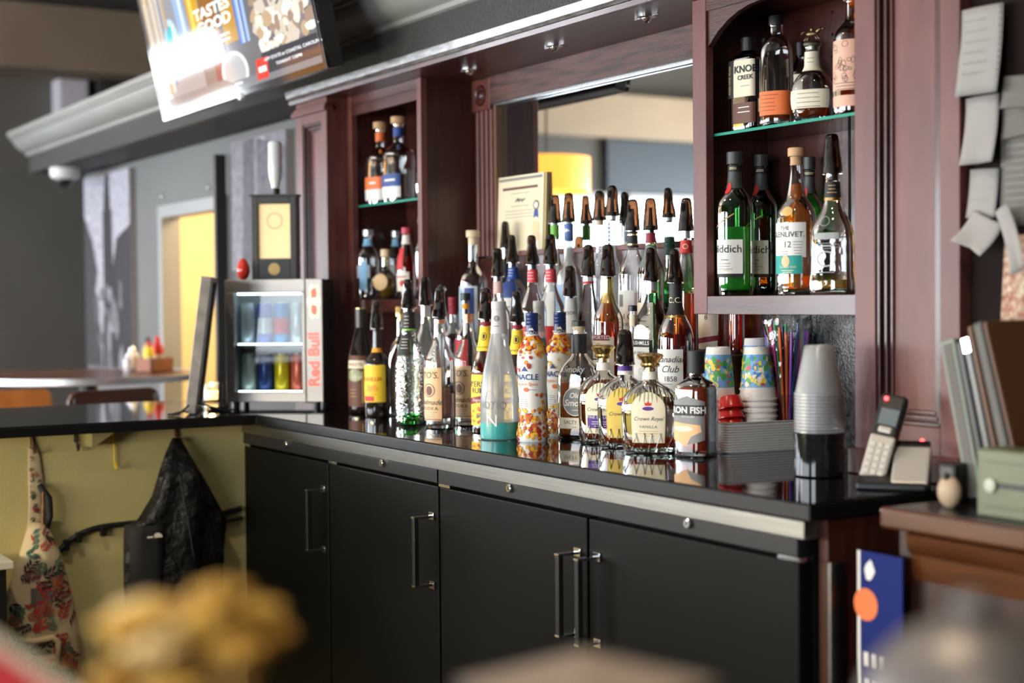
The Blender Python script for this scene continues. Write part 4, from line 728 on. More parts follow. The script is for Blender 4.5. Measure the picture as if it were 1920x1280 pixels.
# ---- right cabinet, lower bay
for (x, y, H, R, g, lbl) in ((1.722, .470, .312, .0415, GREENG, 'triangular green malt whisky bottle at the left of the lower cabinet bay'), (1.703, .562, .312, .037, GREEND, 'dark green malt whisky bottle behind its brighter twin'), (1.830, .588, .297, .031, GREENG, 'green malt whisky bottle half hidden behind the oak-coloured malt')):
    b = NEW('malt_whisky_bottle', lbl, x, y, 1.334, H, R, [(0, .86, 1), (.012, 1, 1), (.60, 1, 1), (.655, .96, .9), (.71, .70, .4), (.75, .44, .1), (.80, .36, 0), (.985, .31, 0), (1, .34, 0)], g, sec=(1, 'tri'), rot=0, group='green malt whisky bottles', base=BASEGR, liquid=(liq('malt_in_green', (.22, .78, .20), body=.16), .48) if g is GREENG else (DWHISKY, .55))
    b.screw(pbr('dark_grey_cap', (.05, .055, .055), .4), .027, 1.2); b.band(L_BLK, H-.042, H-.027, .0016, 'neck_label'); b.band(pbr('capsule_dark', (.06, .065, .065), .4), H-.078, H-.042, .0008, 'capsule'); b.lines(2, H-.033, .003, .020, .008, L_PALE, .0012, .0022); b.shape(ell2d(.0055, .013), H-.078, .004, L_RED, .0016)
    l = b.label(L_WHITE, R*2.5, .048, .122, .0); b.text('Glenfiddich.', .0235, .101, -.001, INK, .0012, l, bold=.005); b.lines(1, .078, .006, .03, .012, INKG, .002, .0012, l); b.lines(3, .070, .006, .045, .010, parent=l); b.label(L_BLK, R*2.5, .040, .048, 0, .0007, l, 'label_foot'); b.lines(1, .055, .004, .03, .010, L_GOLD, parent=l)
    b.shape(poly2d([(-.03, -.014), (.03, .022), (.03, .0245), (-.03, -.0115)]), .155, .004, L_GOLD, .0008, None, 'gilt_line')
b = NEW('oak_malt_bottle', 'amber malt whisky bottle with white and turquoise labels and wooden stopper', 1.909, .478, 1.334, .288, .0415, [(0, .86, 1), (.012, 1, 1), (.52, 1, 1), (.60, .96, .9), (.66, .74, .4), (.70, .52, .1), (.76, .44, 0), (.88, .32, 0), (.985, .27, 0), (1, .31, 0)], CLEAR, rot=10, group=GRC, liquid=(WHISKY, .80)); b.cork(CORK, .018, 1.35); b.band(CORK, .270, .287, .0002, 'cork')
l = b.label(L_WHITE, .095, .078, .150, .0); b.text('THE', .0115, .138, .002, INK, .0012, l); b.text('GLENLIVET.', .0155, .125, .004, INK, .0012, l, bold=.008); b.text('12', .018, .104, .008, INK, .0012, l); b.lines(5, .110, .006, .022, .030, parent=l); b.lines(2, .09, .005, .03, .0, parent=l)
l = b.label(L_TEAL, .085, .044, .082, -.004, .0010); b.shape(ell2d(.009, .012), .070, .004, L_TAN, .0015, l); b.text('DOUBLE OAK', .006, .058, .008, L_PALE, .0015, l); b.lines(2, .051, .004, .03, .008, L_PALE, off=.0015, parent=l); l = b.shape(ell2d(.012, .010), .173, .006, L_GOLD, .0010, None, 'seal')
b = NEW('embossed_rum_bottle', 'clear embossed bottle with tall smoked pourer at the right of the lower bay', 2.014, .480, 1.334, .250, .0445, [(0, .9, 1), (.02, 1, 1), (.10, 1, 1), (.18, .94, 1), (.48, .93, 1), (.58, .80, .7), (.68, .52, .3), (.76, .36, 0), (.985, .31, 0), (1, .33, 0)], FACET, sec=(.9, 3), rot=25, group=GRC, liquid=(GOLDL, .12)); b.pour(.8, 1.05); b.band(L_BLK, .196, .228, .0008, 'neck_label'); b.band(GOLD, .190, .196, .0010); b.lines(3, .220, .007, .02, .004, L_GOLD, off=.0014)
b.lines(1, .118, .01, .055, .0, FROSTW, .013, .0012); b.lines(1, .098, .01, .04, 0, FROSTW, .003); b.shape(ring2d(.028, .006, .001), .098, 0, FROSTW); b.shape(ring2d(.010, .010, .001), .148, -.004, FROSTW); b.shape(ring2d(.020, .016, .003), .072, 0, FROSTW); b.lines(1, .045, .004, .05, 0, FROSTW)
b = NEW('yellow_liqueur_bottle', 'yellow-tinted clear bottle at the far back right of the lower bay', 2.030, .584, 1.334, .292, .026, PR_LONG, CLEAR, group=GRC, liquid=(GOLDL, .8)); b.screw(L_GREY, .03); b.band(L_IVORY, .20, .24)
# ---- stepped riser under the back rows
rs = thing('bottle_riser', 'dark wooden stepped riser carrying the back rows of bottles', 'riser', (1.03, .39, 1.0))
bx('lower_step', WOODX, (-.60, .63, .0, .086, 0, .0797), rs, .001); bx('upper_step', WOODX, (-.60, .63, .086, .220, 0, .1997), rs, .001)
# ------------------------------------------------------------------ television
tv = thing('television', 'large wall-mounted television tilted downwards, showing a food advert', 'television', (-.300, .108, 1.997)); tv.rotation_euler = (RD(12), 0, 0); tv.scale = (1.11, 1.11, 1.11)
bx('casing', BLACKP, (-.635, .635, .004, .045, -.012, .712), tv, .004); m = MB()
for q in ((-.635, .635, -.012, .006), (-.635, .635, .702, .712), (-.635, -.627, .006, .702), (.620, .635, .006, .702)): m.box(q[0], q[1], -.006, .006, q[2], q[3])
m.build('bezel', BLACKG, tv, bevel=.001)
m = MB().box(.02, .06, -.007, .002, -.016, -.004); m.lathe([(.010, -.012), (.010, -.002)], 12, (.045, 0, -.012), ax='y'); m.build('logo_light', pbr('silver_logo', (.8, .8, .8), .3), tv)
m = MB(); m.box(-.1, .1, .045, .24, .32, .36); m.build('wall_bracket', BLACKP, tv)
def scr(name, c, e=1.1): 
    mt = pbr('screen_'+name, tuple(x*.05 for x in c), .07, spec=.28, emis=c, estr=e); return mt
S0 = scr('base', (.16, .15, .16)); sc_ = bx('screen', S0, (-.627, .620, -.003, .004, .006, .702), tv)
def on(sh, c, x, z, off, name='screen_picture', e=1.1): return flat(name, scr('c%02d%02d%02d' % tuple(int(q*99) for q in c), c, e), sh, sc_, (x, -.0032-off, z*.49), (1, 0, 0), (0, 0, .5), 0)
rnd = random.Random(11)
def blob(rx, rz, n=14, j=.25): return poly2d([(rx*cos(2*pi*k/n)*(1+rnd.uniform(-j, j)), rz*sin(2*pi*k/n)*(1+rnd.uniform(-j, j))) for k in range(n)])
on(poly2d([(-.62, .0), (-.2, .0), (-.2, .69), (-.62, .69)]), (.30, .30, .33), 0, .008, .0002)
for k in range(22): on(poly2d([(-.010, -.30), (.012, -.30), (.016, .3), (-.008, .3)]), rnd.choice([(.45, .32, .2), (.55, .55, .6), (.12, .2, .4), (.35, .25, .15), (.65, .6, .5)]), -.61+k*.0085, .50+rnd.uniform(-.12, .12), .0004+k*.00002)
on(ell2d(.062, .17, 24, .0), (.45, .68, .85), -.405, .40, .0008); on(ell2d(.046, .15, 24), (.10, .48, .52), -.41, .38, .0010); on(poly2d([(-.006, -.14), (.006, -.14), (.012, .15), (-.004, .15)]), (.75, .8, .85), -.385, .38, .0012)
on(poly2d([(-.04, -.16), (.05, -.16), (.02, .3), (-.05, .3)]), (.30, .45, .72), -.29, .40, .0008); on(poly2d([(-.01, -.16), (.012, -.16), (.0, .3), (-.02, .3)]), (.7, .75, .85), -.28, .40, .0010)
on(poly2d([(-.04, -.18), (.05, -.18), (.05, .3), (-.05, .3)]), (.62, .34, .03), -.19, .44, .0008); on(poly2d([(-.015, -.18), (.01, -.18), (.01, .3), (-.02, .3)]), (.85, .6, .12), -.2, .44, .0010)
on(poly2d([(-.06, -.16), (.06, -.16), (.055, .3), (-.06, .3)]), (.30, .13, .03), -.07, .46, .0008); on(poly2d([(-.045, -.16), (.05, -.17), (.06, .12), (-.05, .15)]), (.20, .02, .05), -.06, .24, .0009); on(poly2d([(-.05, -.17), (.06, -.17), (.05, .3), (-.03, .3)]), (.5, .27, .04), .06, .46, .0007)
for tx, z in (('TASTES', .510), ('GOOD', .430)): on(text2d(tx, .086, bold=.03), (.92, .92, .85), -.045, z, .0016, 'screen_lettering', 1.3)
on(rect2d(.18, .012, 2, 1), (.75, .72, .65), -.03, .345, .0016, 'screen_lettering'); on(rect2d(.12, .012, 2, 1), (.75, .72, .65), .0, .315, .0016, 'screen_lettering')
for k in range(5): on(poly2d([(-.010, -.16), (.010, -.16), (.014, .24), (-.008, .24)]), [(.08, .16, .5), (.25, .4, .8), (.5, .6, .85), (.1, .12, .3), (.35, .5, .8)][k], .125+k*.014, .42, .0009+k*.0001)
for k in range(90): on(blob(rnd.uniform(.014, .042), rnd.uniform(.02, .06), 9), rnd.choice([(.62, .54, .44), (.74, .68, .6), (.35, .25, .18), (.5, .36, .22), (.8, .76, .7), (.25, .2, .2)]), rnd.uniform(.25, .60), rnd.uniform(.19, .56), .0008+k*.00002)
on(ring2d(.10, .115, .018), (.78, .80, .86), .04, .12, .0018); on(ell2d(.082, .097), (.42, .42, .44), .04, .12, .0017)
on(poly2d([(-.62, 0), (.615, 0), (.615, .055), (.0, .055), (-.05, .085), (-.62, .085)]), (.20, .20, .22), 0, .012, .0020); on(poly2d([(.22, 0), (.615, 0), (.615, .115), (.25, .115)]), (.05, .05, .06), 0, .05, .0021)
on(poly2d([(-.045, -.055), (.035, -.055), (.048, .055), (-.035, .055)]), (.72, .05, .03), .235, .085, .0024, 'screen_logo', 1.2); on(rect2d(.055, .03, 2, 1), (.95, .9, .88), .237, .082, .0027, 'screen_lettering', 1.2)
on(text2d('APP STATE at COASTAL CAROLINA', .024, bold=.02), (.85, .87, .9), .45, .125, .0027, 'screen_lettering', 1.2); on(text2d('TONIGHT 7:30PM', .022, bold=.02), (.85, .87, .9), .42, .085, .0027, 'screen_lettering', 1.2); on(rect2d(.06, .012, 2, 1), (.7, .8, .8), .05, .05, .0027, 'screen_lettering')
# ------------------------------------------------------------------ far left wall and pictures
sp = thing('loudspeaker', 'white loudspeaker high on the far left wall', 'speaker', (-5.5, .975, 2.47)); bx('cabinet', pbr('speaker_white', (.62, .60, .66), .5), (0, .16, -.10, .10, 0, .29), sp, .012); bx('grille', pbr('speaker_grille', (.55, .53, .60), .7), (.16, .166, -.085, .085, .015, .275), sp, .003); bx('mount', BLACKP, (-.0, .06, -.02, .02, -.06, 0), sp)
sp = thing('loudspeaker', 'black box loudspeaker high on the far left wall', 'speaker', (-5.5, 1.26, 2.46)); bx('cabinet', pbr('speaker_black', (.02, .02, .02), .6), (0, .2, -.14, .14, 0, .30), sp, .01); bx('grille', pbr('speaker_black_grille', (.03, .03, .03), .8), (.2, .206, -.125, .125, .015, .285), sp, .002)
dc = thing('dome_camera', 'small white dome camera under the end of the soffit', 'camera', (-3.55, .43, 2.03)); MB().lathe([(.075, 0), (.075, -.03), (.068, -.05), (.05, -.06)], 24, cap=True).build('housing', WHITEP, dc, smooth=35); MB().sphere((0, 0, -.055), .045, 18, 12).build('dome', pbr('smoked_dome', (.02, .02, .022), .08), dc, smooth='all')
CANV = pbr('canvas_edge', (.32, .29, .28), .8)
def ph(v): return pbr('photo_grey_%02d' % int(v*99), (v*.66, v*.64, v*.73), .7, var=.35, vscale=26)
pc = thing('canvas_print', 'tall black-and-white canvas of a clock tower on the grey wall', 'picture', (-3.45, YB-.03, 1.0)); W_, H_ = .40, 1.0
cv = bx('canvas', CANV, (-W_, W_, 0, .028, 0, H_), pc)
def pp(sh, v, x, z, off, par=cv): return flat('photo_tone', ph(v), sh, par, (x, -.0005-off, z), (1, 0, 0), (0, 0, 1))
pp(rect2d(2*W_-.005, H_-.005, 2, 2), .62, 0, H_/2, 0); pp(poly2d([(-.4, 0), (-.1, 0), (-.12, .2), (-.22, .35), (-.16, .5), (-.25, .66), (-.4, .8)]), .07, 0, 0, .0006); pp(poly2d([(.4, 0), (.02, 0), (.05, .3), (.1, .5), (.18, .66), (.4, .72)]), .035, 0, 0, .0008)
pp(poly2d([(-.11, 0), (.13, 0), (.09, .45), (.085, .80), (.065, .82), (.05, .9), (.035, .995), (-.025, .995), (-.045, .9), (-.06, .82), (-.075, .80), (-.07, .45)]), .028, .02, 0, .0010); pp(poly2d([(-.05, 0), (.06, 0), (.03, .3), (-.02, .3)]), .20, .02, 0, .0012)
for k in range(14): pp(blob(rnd.uniform(.02, .06), rnd.uniform(.03, .09), 9, .4), rnd.choice([.3, .16, .4, .24]), rnd.uniform(-.2, .25), rnd.uniform(.02, .4), .0014+k*.00003)
pc = thing('canvas_print', 'pale grey abstract canvas behind the black display box', 'picture', (-1.37, YB-.03, 1.46)); cv = bx('canvas', CANV, (-.29, .29, 0, .028, 0, .53), pc)
for sh, v, x in ((rect2d(.575, .525, 2, 2), .34, 0), (poly2d([(-.12, -.262), (.02, -.262), (.02, .262), (-.10, .262)]), .16, -.05), (poly2d([(-.05, -.262), (.05, -.262), (.05, .262), (-.05, .262)]), .42, .02), (poly2d([(-.05, -.1), (.04, -.1), (.05, .262), (-.03, .262)]), .62, .035), (poly2d([(-.15, -.262), (.15, -.262), (.15, .2), (-.15, .262)]), .2, .14)): pp(sh, v, x, .265, .0006+.0002*abs(x*10), cv)
for x, z in ((-2.62, 1.83), (-2.68, 1.77), (-2.0, 1.83)):
    tag(MB().lathe([(.012, 0), (.012, -.012), (.006, -.016)], 12, (x, YB, z), ax='y').build('wall_bolt', CHROME), 'small metal bolt in the grey wall above the doorway', 'bolt', 'wall bolts above the doorway')
# ------------------------------------------------------------------ high table, chairs, condiments
tb = thing('high_table', 'round brown high table with metal edge beyond the counter', 'table', (-2.12, .13, 0)); TW = pbr('brown_table_wood', (.10, .045, .03), .25, var=.3, vscale=6)
MB().lathe([(.01, 1.01), (.48, 1.01), (.482, 1.03), (.01, 1.03)], 48, cap=False).build('table_top', TW, tb, smooth=30); MB().lathe([(.482, 1.004), (.487, 1.006), (.487, 1.031), (.482, 1.032)], 48, cap=False).build('metal_edge', pbr('alu_edge', (.55, .55, .58), .35, metal=.8), tb, smooth=30); MB().lathe([(.04, .02), (.04, 1.01)], 20).build('pedestal', BLACKP, tb, smooth=35); MB().lathe([(.28, 0), (.28, .015), (.05, .03)], 32).build('foot', BLACKP, tb, smooth=35)
def stool(x, y, rz, seat, col, label):
    t = thing('bar_stool', label, 'stool', (x, y, 0), rz); SM = pbr('stool_'+label[:6].replace(' ', ''), col, .4, var=.2, vscale=10)
    bx('seat', SM, (-.19, .19, -.19, .19, seat, seat+.04), t, .015)
    for a in (-1, 1):
        for c in (-1, 1): MB().tube([(a*.21, c*.21, 0), (a*.16, c*.16, seat)], .012, 8).build('leg', CHROME, t, smooth=40)
    m = MB()
    for a in (-1, 1): MB().tube([(a*.17, .17, seat), (a*.18, .20, seat+.30)], .010, 8).build('back_post', CHROME, t, smooth=40)
    pts = [(.20*cos(pi*k/12)*-1, .0) for k in range(0)]; m = MB()
    P = [(-.2, 0), (.2, 0), (.2, .10), (.185, .125), (.16, .135), (-.16, .135), (-.185, .125), (-.2, .10)]; m.prism([(p, q+seat+.19) for p, q in P], .185, .205, 'y'); m.build('backrest', SM, t, bevel=.004)
    mm = MB(); 
    for c in (-1, 1): MB().tube([(-.185, c*.185, .25), (.185, c*.185, .25)], .009, 6).build('foot_rail', CHROME, t); return t
stool(-1.50, -.06, RD(-72), .682, (.085, .030, .018), 'dark brown bar stool with its back to the counter')
stool(-2.80, .02, RD(95), .60, (.42, .16, .04), 'orange wooden bar stool on the far side of the round table')
CT = 'condiments on the high table'
cd = thing('condiment_caddy', 'small brown wooden condiment box on the round table', 'caddy', (-2.06, .40, 1.032), RD(-60)); 
for q in ((-.07, .07, -.045, -.037, 0, .06), (-.07, .07, .037, .045, 0, .06), (-.07, -.062, -.045, .045, 0, .06), (.062, .07, -.045, .045, 0, .06), (-.07, .07, -.045, .045, 0, .006)): bx('side', pbr('caddy_wood', (.30, .10, .035), .5), q, cd)
def squeeze(x, y, z, body, capm, h, r, label):
    t = thing('sauce_bottle', label, 'bottle', (x, y, z), 0, CT); MB().lathe([(r*.9, 0), (r, .006), (r, h*.55), (r*.85, h*.68), (r*.4, h*.8), (r*.4, h*.82)], 20).build('body', body, t, smooth=40); MB().lathe([(r*.5, h*.8), (r*.5, h*.88), (r*.2, h*.97), (r*.15, h)], 16).build('cap', capm, t, smooth=40); bx('label', L_IVORY, (r*.4, r*1.02, -r*.75, r*.75, h*.15, h*.45), t, .002)
squeeze(-2.083, .424, 1.039, L_RED, L_RED, .15, .026, 'red ketchup bottle in the brown box on the round table'); squeeze(-2.040, .372, 1.039, L_YEL, L_RED, .13, .022, 'yellow mustard bottle in the brown box on the round table')
squeeze(-2.24, .36, 1.032, L_WHITE, SILV, .11, .03, 'white salt shaker left of the brown condiment box'); squeeze(-2.16, .32, 1.032, pbr('clear_shaker', (.6, .6, .62), .15), SILV, .085, .024, 'small clear pepper shaker on the round table'); squeeze(-2.20, .42, 1.032, L_GOLD, L_BLK, .15, .026, 'brown sauce bottle with black cap on the round table')
# ------------------------------------------------------------------ things on the return counter
t = thing('sign_board', 'slim grey-framed sign board leaning on the counter, seen edge-on', 'sign', (-.105, -.118, 1.0), RD(-24)); Mx = Matrix.Rotation(RD(-7.5), 4, 'X')
FRG = pbr('weathered_frame', (.30, .27, .25), .5, var=.3, vscale=20)
for q in ((-.14, -.125, -.015, .015, .004, .41), (.125, .14, -.015, .015, .004, .41), (-.125, .125, -.015, .015, .395, .41), (-.125, .125, -.015, .015, .004, .02)): MB().obox(Mx, *q).build('frame', FRG, t, bevel=.002)
MB().obox(Mx, -.125, .125, -.006, .006, .02, .395).build('panel', pbr('sign_panel', (.10, .11, .13), .25), t)
m = MB(); m.tube([(.145, -.012, .012), (.15, -.05, .004), (.17, -.06, .004), (.175, -.03, .004), (.16, .0, .03)], .003, 6); m.build('wire_easel', BLACKP, t, smooth=40); MB().tube([(.08, .02, .03), (.06, .10, .004), (.0, .12, .004)], .003, 6).build('wire_easel', BLACKP, t, smooth=40)
c = thing('candle_glass', 'small glowing candle glass on the counter by the fridge', 'candle', (-.50, .085, 1.0)); MB().lathe([(.028, 0), (.034, .004), (.036, .062), (.033, .062), (.031, .008), (.001, .008)], 24, cap=False).build('glass', thin('candle_glass', (.95, .9, .8), .4), c, smooth=40); MB().lathe([(.027, .009), (.027, .035), (.001, .036)], 20).build('wax', emit('glowing_wax', (1, .72, .35), 2.5), c, smooth=40); lamp('candle_flame', (-.50, .085, 1.055), .5, (1, .65, .3), .01).parent = None
cb = tag(MB().tube([(-.02, -.03, 1.004), (-.07, -.05, 1.004), (-.06, -.09, 1.004), (-.11, -.06, 1.004), (-.09, -.01, 1.012), (-.13, -.02, 1.004), (-.16, -.08, 1.004), (-.10, -.12, 1.004)], .0032, 6).build('cable', BLACKP, smooth=40), 'thin black cable coiled on the counter before the fridge', 'cable')
# small lit drinks fridge
fg = thing('drinks_fridge', 'small silver lit drinks fridge with glass door on the counter corner', 'fridge', (-.092, .140, 1.0), RD(52)); FB = pbr('fridge_silver', (.42, .39, .36), .35, metal=.35); FI = pbr('fridge_inner', (.75, .82, .84), .5)
for q in ((-.155, .155, .012, .148, .385, .400), (-.155, .155, .012, .148, .018, .034), (-.155, -.143, .012, .148, .034, .385), (.095, .155, .012, .148, .034, .385), (-.143, .095, .138, .148, .034, .385)): bx('casing', pbr('fridge_casing', (.05, .05, .05), .4), q, fg)
bx('inner_back', FI, (-.142, .094, .130, .137, .035, .384), fg); bx('inner_wall', FI, (-.142, -.136, .014, .130, .035, .384), fg)
for q in ((-.155, .100, 0, .011, .360, .400), (-.155, .100, 0, .011, .018, .048), (-.155, -.127, 0, .011, .048, .360), (.088, .100, 0, .011, .048, .360)): bx('door_frame', FB, q, fg, .002)
bx('door_pane', thin('fridge_pane', (.95, .97, .98), .2, .35), (-.127, .088, .004, .007, .048, .360), fg)
sp_ = bx('side_strip', FB, (.102, .155, -.001, .012, .018, .400), fg, .002)
LED = emit('led_white', (.82, .97, 1), 5)
bx('led_strip', LED, (-.12, .085, .016, .024, .352, .358), fg); bx('led_strip', LED, (-.12, .085, .016, .020, .196, .200), fg); bx('led_strip', LED, (-.12, .085, .016, .020, .049, .052), fg)
bx('wire_shelf', pbr('fridge_shelf', (.2, .22, .22), .4), (-.136, .094, .014, .130, .188, .194), fg)
for x in (-.13, .13):
    for y in (.02, .125): MB().lathe([(.012, 0), (.012, .018)], 12, (x, y, 0)).build('foot', BLACKP, fg)
RN = emit('neon_red', (1, .07, .04), .85); CN = emit('neon_cream', (1, .80, .42), .9)
tx = text2d('Red Bull', .050, bold=.03); flat('lettering', RN, ([(-y, x) for x, y in tx[0]], tx[1]), sp_, (.1285, -.0018, .150), (1, 0, 0), (0, 0, 1))
flat('emblem_sun', CN, ell2d(.021, .024), sp_, (.1285, -.0016, .330), (1, 0, 0), (0, 0, 1)); 
for s in (1, -1):
    flat('emblem_bull', CN, poly2d([(-.012, .008*s), (.012, .010*s), (.016, .028*s), (.014, .052*s), (.004, .048*s), (-.008, .054*s), (-.014, .040*s)]), sp_, (.1285, -.0017, .330), (1, 0, 0), (0, 0, 1)); flat('emblem_bull', RN, poly2d([(-.008, .010*s), (.009, .012*s), (.011, .026*s), (.008, .044*s), (-.003, .040*s), (-.009, .034*s)]), sp_, (.1285, -.0021, .330), (1, 0, 0), (0, 0, 1))
Mf = Matrix.Translation((-.092, .140, 1.0)) @ Matrix.Rotation(RD(52), 4, 'Z')
def can(x, y, z, mat, label, stripe=None):
    p = Mf @ Vector((x, y, z)); t = thing('drink_can', label, 'can', tuple(p), RD(52), 'cans in the lit fridge'); r = .024; h = .132
    MB().lathe([(r*.8, 0), (r, .006), (r, h-.012), (r*.82, h-.002), (r*.82, h)], 24).build('can_body', mat, t, smooth=40); MB().lathe([(r*.83, h-.001), (r*.83, h+.0015), (r*.7, h+.0005), (.001, h+.0005)], 20, cap=False).build('lid', SILV, t, smooth=40)
    if stripe:
        MB().lathe([(r+.0006, .035), (r+.0006, .085)], 24, cap=False).build('print', stripe, t, smooth=40)
CM = lambda n, c: pbr('can_'+n, c, .28, metal=.25)
for i, (n, c, st, lb) in enumerate((('mint', (.55, .68, .62), None, 'pale mint drink can, bottom left in the lit fridge'), ('navy', (.03, .07, .25), L_GOLD, 'navy drink can with gold print on the fridge floor'), ('yellow', (.80, .66, .02), None, 'bright yellow drink can on the fridge floor'), ('coral', (.75, .16, .10), L_PINK, 'coral red drink can, bottom right in the lit fridge'))): can(-.098+i*.053, .062, .0345, CM(n, c), lb, None if n != 'navy' else None)
for i, (n, c, lb) in enumerate((('ice', (.50, .62, .70), 'pale silver drink can, leftmost on the upper fridge shelf'), ('blue', (.05, .10, .45), 'blue and silver drink can on the upper fridge shelf'), ('bluer', (.04, .22, .5), 'bright blue drink can with red print on the upper fridge shelf'), ('steel', (.45, .55, .62), 'silver-blue drink can, rightmost on the upper fridge shelf'))): can(-.098+i*.053, .062, .1945, CM(n, c), lb, L_RED if n == 'bluer' else (CM('silver', (.6, .68, .72)) if n == 'blue' else None))
db = thing('display_box', 'black display box with cream window and gold emblem on top of the fridge', 'dispenser', tuple(Mf @ Vector((-.012, .06, .4))), RD(54)); DB = pbr('display_black', (.022, .020, .018), .45)
m = MB()
for q in ((-.072, -.051, 0, .03, 0, .262), (.051, .072, 0, .03, 0, .262), (-.051, .051, 0, .03, 0, .066), (-.051, .051, 0, .03, .238, .262)): m.box(*q)
m.build('front_frame', DB, db, bevel=.002); bx('back', DB, (-.072, .072, .03, .055, 0, .262), db); wn = bx('cream_window', emit('backlit_cream', (.85, .58, .24), .30), (-.051, .051, .012, .029, .066, .238), db)
flat('ring_print', L_TAN, ring2d(.026, .026, .004), wn, (0, .0115, .185), (1, 0, 0), (0, 0, 1)); MB().lathe([(.019, 0), (.019, -.003), (.001, -.004)], 28, (0, 0, .033), ax='y').build('gold_emblem', L_GOLD, db); m = MB().box(-.076, .076, -.003, .058, .262, .268); m.build('top_lid', DB, db)
ub = thing('upturned_bottle', 'white upturned bottle standing in the top of the black display box', 'bottle', tuple(Mf @ Vector((-.012, .085, .6685)))); MB().lathe([(.014, 0), (.014, .018), (.012, .02)], 16).build('collar', BLACKP, ub, smooth=40); MB().lathe([(.012, .018), (.013, .03), (.020, .055), (.022, .09), (.022, .16), (.018, .166), (.001, .167)], 20).build('body', pbr('white_bottle', (.72, .74, .76), .2), ub, smooth=40)
eg = thing('red_ornament', 'shiny red egg-shaped ornament on the fridge top', 'ornament', tuple(Mf @ Vector((-.105, .035, .4)))); MB().lathe([(.001, 0), (.008, .001), (.016, .009), (.0205, .024), (.0195, .040), (.014, .056), (.007, .065), (.001, .0675)], 24, cap=False).build('shell', pbr('red_gloss', (.60, .035, .02), .12), eg, smooth='all'); 
for k in range(5): MB().sphere((.012*cos(k*1.2-2.6), .019*sin(k*1.2-2.6)*.95, .024+.004*k), .004, 8, 6).build('highlight_dot', L_IVORY, eg, smooth='all')  # pale dots stand for highlights on the glossy shell
# ------------------------------------------------------------------ certificate by the mirror
ce = thing('certificate', 'cream printed certificate standing against the mirror', 'certificate', (.607, .606, 1.4705)); ce.rotation_euler = (RD(-2), 0, 0); ce.scale = (1, 1, .765)
bk = bx('board', pbr('certificate_edge', (.45, .33, .14), .6), (-.125, .135, .003, .012, 0, .283), ce); sh_ = bx('sheet', pbr('certificate_paper', (.74, .64, .45), .7, var=.05, vscale=10), (-.125, .125, 0, .003, 0, .283), ce)
def cf(sh, mt, x, z, off=.0006): return flat('print', mt, sh, sh_, (x, -off, z), (1, 0, 0), (0, 0, 1))
cf(rect2d(.235, .010, 2, 1), INKG, 0, .27); cf(rect2d(.19, .010, 2, 1), L_BRN, 0, .235); cf(rect2d(.10, .002, 2, 1), INKG, 0, .216); cf(poly2d([(-.03, -.008), (-.012, .010), (-.006, -.006), (.006, .008), (.012, -.005), (.032, .006), (.030, .002), (.012, -.009), (.006, .002), (-.006, -.011), (-.013, .003)]), INKG, .0, .190); cf(rect2d(.10, .002, 2, 1), INKG, 0, .168)
for i in range(3): cf(rect2d(.15, .002, 2, 1), INKG, -.005, .15-i*.012)
cf(ell2d(.016, .018), L_BRN, .088, .165); cf(ell2d(.010, .012), L_IVORY, .088, .165, .001); cf(poly2d([(-.014, -.022), (-.004, -.016), (.004, -.016), (.014, -.022), (.010, .01), (-.010, .01)]), L_BLUE, .088, .138, .0004); cf(rect2d(.036, .07, 2, 2), L_TAN, .088, .07)
# ------------------------------------------------------------------ cups, straws, bin
BINM = pbr('grey_ribbed_plastic', (.55, .54, .53), .38)
bn = thing('ribbed_bin', 'grey ribbed plastic bin holding the printed cups', 'bin', (1.757, .476, 1.0), RD(-7))
def rrect(w, d, r, n=6):
    P = []
    for cx, cy, a0 in ((w-r, -d+r, -pi/2), (w-r, d-r, 0), (-w+r, d-r, pi/2), (-w+r, -d+r, pi)):
        for k in range(n+1): a = a0+pi/2*k/n; P.append((cx+r*cos(a), cy+r*sin(a)))
    return P
m = MB(); rows = [(0, 0)]; nr = 11
for i in range(nr): rows += [(.003+i*.0053, .0016), (.0062+i*.0053, .0016), (.0067+i*.0053, 0), (.0078+i*.0053, 0)]
rows += [(.064, .002), (.0655, .002)]
for z, e in rows: m.v += [(x, y, z) for x, y in rrect(.066+e, .100+e, .022)]
n = len(rrect(1, 1, .2)); base = len(rows)
for z in (.0655, .004): m.v += [(x, y, z) for x, y in rrect(.062, .096, .018)]
for i in range(len(rows)+1):
    for k in range(n): k2 = (k+1) % n; m.f.append((i*n+k, i*n+k2, (i+1)*n+k2, (i+1)*n+k))
m.f += [tuple(range(n))[::-1], tuple((len(rows)+1)*n+k for k in range(n))]; m.mi = [0]*len(m.f); m.build('bin_body', BINM, bn, smooth=30)
CUPW = pbr('cup_white', (.78, .74, .70), .4); CUPC = [pbr('cup_'+a, b, .4) for a, b in (('sky', (.18, .42, .72)), ('leaf', (.08, .38, .08)), ('sun', (.85, .65, .08)), ('rose', (.70, .08, .08)), ('cream', (.85, .75, .6)), ('azure', (.05, .22, .55)))]
def cup_mesh(h, r0, r1, th=.0015, rim=.0022):
    """cup standing upside down: rim at z=0, closed base on top"""
    P = [(r1-th, .002), (r1-th, 0), (r1+rim, 0), (r1+rim, .004), (r1, .0045), (r0, h-.002), (r0-.002, h), (r0-.006, h), (r0-.008, h-.004), (.001, h-.004)]; return P
